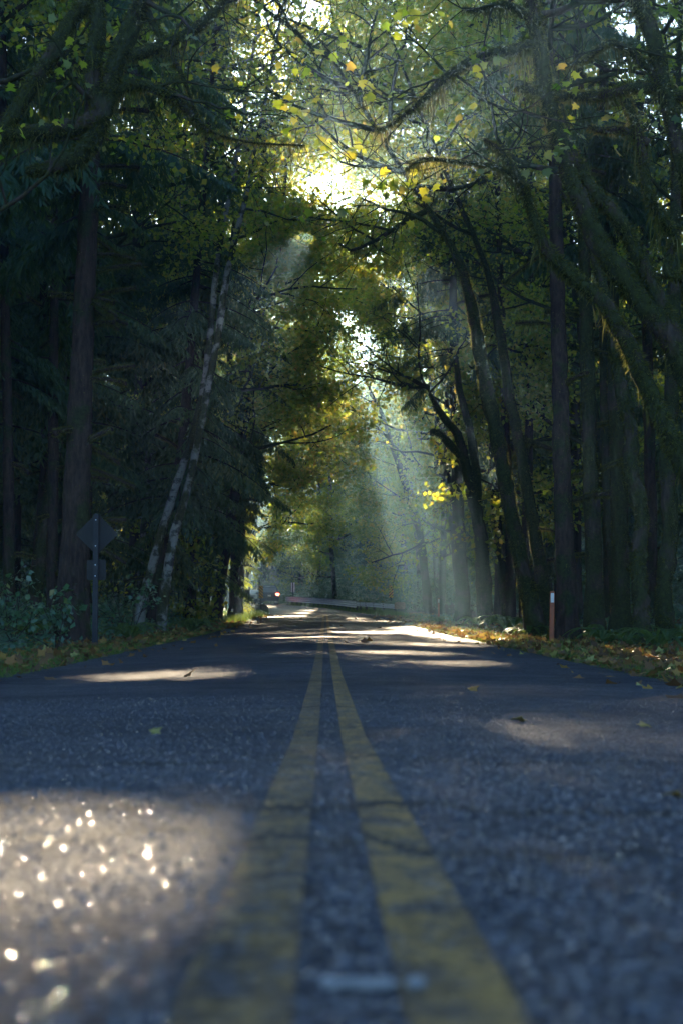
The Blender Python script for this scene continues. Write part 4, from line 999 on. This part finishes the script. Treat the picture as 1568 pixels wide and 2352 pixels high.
for sgn in (-1, 1):
    quadpanel('side_window', [(sgn * .905, -1.8, 1.15), (sgn * .905, .5, 1.15), (sgn * .80, .2, 1.62), (sgn * .80, -1.7, 1.62)][::sgn], M['glass'], suv, .015)
    bm = bmesh.new(); box(bm, 0, 0, 0, .24, .10, .20, .02); bmobj('tail_light', bm, M['tail_lit'] if sgn > 0 else M['tail'], suv, loc=(sgn * .78, -2.28, .99))
    bm = bmesh.new(); box(bm, 0, 0, 0, .05, 2.0, .05, .012); box(bm, 0, -.8, -.04, .04, .08, .06); box(bm, 0, .8, -.04, .04, .08, .06); bmobj('roof_rail', bm, M['chrome'], suv, loc=(sgn * .62, -.75, 1.89))
    bm = bmesh.new(); box(bm, 0, 0, 0, .2, .09, .15, .03); bmobj('mirror', bm, M['black'], suv, loc=(sgn * 1.05, .75, 1.13))
    wheel(suv, sgn * .82, -1.45, .37); wheel(suv, sgn * .82, 1.4, .37)
bm = bmesh.new(); box(bm, 0, -2.33, .58, 1.84, .2, .26, .05); bmobj('bumper', bm, M['car_blue'], suv)
bm = bmesh.new(); box(bm, 0, -2.44, .66, 1.6, .03, .035, .008); bmobj('bumper_trim', bm, M['chrome'], suv)
bm = bmesh.new(); box(bm, 0, -2.31, .86, .32, .02, .16, .008); bmobj('licence_plate', bm, M['white'], suv)
for sgn in (-1, 1):
    bm = bmesh.new(); box(bm, 0, -2.30, .86, .05, .03, .2, .01, Matrix.Rotation(R(12 * sgn), 3, 'Y')); bmobj('trim', bm, M['chrome'], suv, loc=(sgn * .3, 0, 0))
bm = bmesh.new(); box(bm, 0, -1.95, 1.86, 1.3, .22, .04, .012); bmobj('spoiler', bm, M['car_blue'], suv)
bm = bmesh.new(); box(bm, -.5, -2.28, .32, .5, .1, .1, .02); bmobj('exhaust', bm, M['black'], suv)

d = 146; x = (253 - 341) * d / F
car = empty('sedan', (x - .9, d + 4, float(road_z(d)) + .02), R(16)); tag(car, 'black car coming the other way, mostly hidden behind the striped marker and the truck', 'car')
car.location.x = (252.0 - 341) * (d + 4) / F - .0
bmobj('body', loft([(-2.2, .4, .72, .80, .72), (-2.0, .3, .85, .88, .84), (-1.0, .28, .95, .9, .86), (1.4, .28, .98, .9, .86), (2.1, .3, .95, .86, .8), (2.25, .42, .85, .8, .72)], 0), M['car_black'], car)
bmobj('cabin', loft([(-1.05, .92, .97, .84, .8), (-.4, .92, 1.42, .84, .64), (.6, .92, 1.46, .84, .64), (1.3, .92, 1.34, .84, .62), (1.9, .92, .97, .82, .78)], 0), M['car_black'], car)
quadpanel('windscreen', [(-.72, -1.02, 1.0), (.72, -1.02, 1.0), (.58, -.48, 1.38), (-.58, -.48, 1.38)], M['glass'], car, .02)
for sgn in (-1, 1):
    bm = bmesh.new(); box(bm, 0, 0, 0, .3, .1, .12, .03); bmobj('headlight', bm, M['headlamp'], car, loc=(sgn * .62, -2.12, .68))
    wheel(car, sgn * .78, -1.35, .33); wheel(car, sgn * .78, 1.35, .33)
bm = bmesh.new(); box(bm, 0, -2.18, .5, .9, .06, .16, .02); bmobj('grille', bm, M['black'], car)

# ------------------------------------------------------------------ things lying on the road
def on_road(x, y): return float(road_z(y)) - .02 * abs(x - float(road_x(y)))
def ground_leaf(xp, y, L, tint, lb, up=.3):
    x = (xp / S - 341) * y / F; mb = MB(); c = np.array([[0, 0, .012]]); a = rng.random() * 6.28
    maples(c, unit(np.array([[math.cos(a), math.sin(a), up]])), unit(np.array([[.2, -.3, 1]])), np.array([L]), np.array([tint]), mb)
    o = link('leaf', mb.mesh('leaf'), M['dead_leaf']); o.location = (x, y, on_road(x, y)); m_ = o.modifiers.new('thickness', 'SOLIDIFY'); m_.thickness = .0015
    tag(o, lb, 'leaf', 'single leaves lying on the asphalt')
ground_leaf(425, 14.2, .16, .55, 'curled brown leaf lying on the asphalt left of the yellow lines', .6)
ground_leaf(1075, 11, .09, .8, 'small pale leaf on the right lane in front of the red-brown post')
ground_leaf(1183, 7.3, .08, .98, 'blurred pale leaf on the right lane')
ground_leaf(1480, 7.0, .07, .95, 'blurred greenish leaf near the right edge of the asphalt in view')
ground_leaf(1530, 3.4, .05, .9, 'blurred yellow leaf at the right edge in the foreground')
ground_leaf(350, 6.4, .06, .98, 'tiny green leaf on the left lane')
mb = MB(); n = 45000; y = 1.0 + 9 * rng.random(n) ** 1.6; x = (rng.random(n) - .5) * (1.2 + y * .75)
c = np.stack([x, y, road_z(y) - .02 * np.abs(x - road_x(y)) + .001], 1); R_ = .0015 + .0035 * rng.random(n)
o8 = np.array([(1, 0, 0), (0, 1, 0), (-1, 0, 0), (0, -1, 0), (.1, .1, .8)]); v = c[:, None, :] + R_[:, None, None] * (o8[None] + rng.normal(size=(n, 5, 3)) * .3)
f5 = (np.arange(n)[:, None, None] * 5 + np.array([[0, 1, 4], [1, 2, 4], [2, 3, 4], [3, 0, 4]])[None]).reshape(-1, 3); mb.add(v.reshape(-1, 3), f5)
M['tab'] = simple('scuffed_marker_tab', (.30, .29, .29), .45, bump=.4, var=.35, vscale=90)
M['chip'] = simple('glint_chips', (.09, .095, .105), .13, 0, 1.0, var=.5, vscale=60)
tag(link('gravel', mb.mesh('gravel'), M['chip']), 'glossy stone chips added to glint on the worn asphalt', 'gravel', kind='stuff')  # chips added to sparkle where the sun reaches the near road
x = (822 / S - 341) * 1.33 / F; e = empty('pavement_tab', (x, 1.33, on_road(x, 1.33) + .002)); tag(e, 'pale blurred strip lying between the yellow lines right in front of the camera', 'strip')
bm = bmesh.new(); box(bm, 0, 0, .006, .070, .012, .009, .003); bmobj('strip', bm, M['tab'], e)
bm = bmesh.new(); bmesh.ops.create_icosphere(bm, subdivisions=3, radius=.009, matrix=Matrix.Translation((.053, 0, .006)) @ Matrix.Diagonal((1.1, .8, .7, 1))); bmobj('bead', bm, M['tab'], e, True)

# ------------------------------------------------------------------ the air
m, ns, ls = mat('haze')
vol = ns.new('ShaderNodeVolumePrincipled'); vol.inputs['Color'].default_value = (.42, .72, 1.0, 1); vol.inputs['Density'].default_value = .0010; vol.inputs['Anisotropy'].default_value = .65
o = ns.new('ShaderNodeOutputMaterial'); ls.new(vol.outputs[0], o.inputs['Volume'])
bm = bmesh.new(); box(bm, 0, 320, 35, 620, 780, 90); hz = bmobj('haze', bm, m); tag(hz, 'thin bluish morning haze filling the forest', 'haze', kind='stuff')
print('faces', sum(len(q.polygons) for q in bpy.data.meshes))
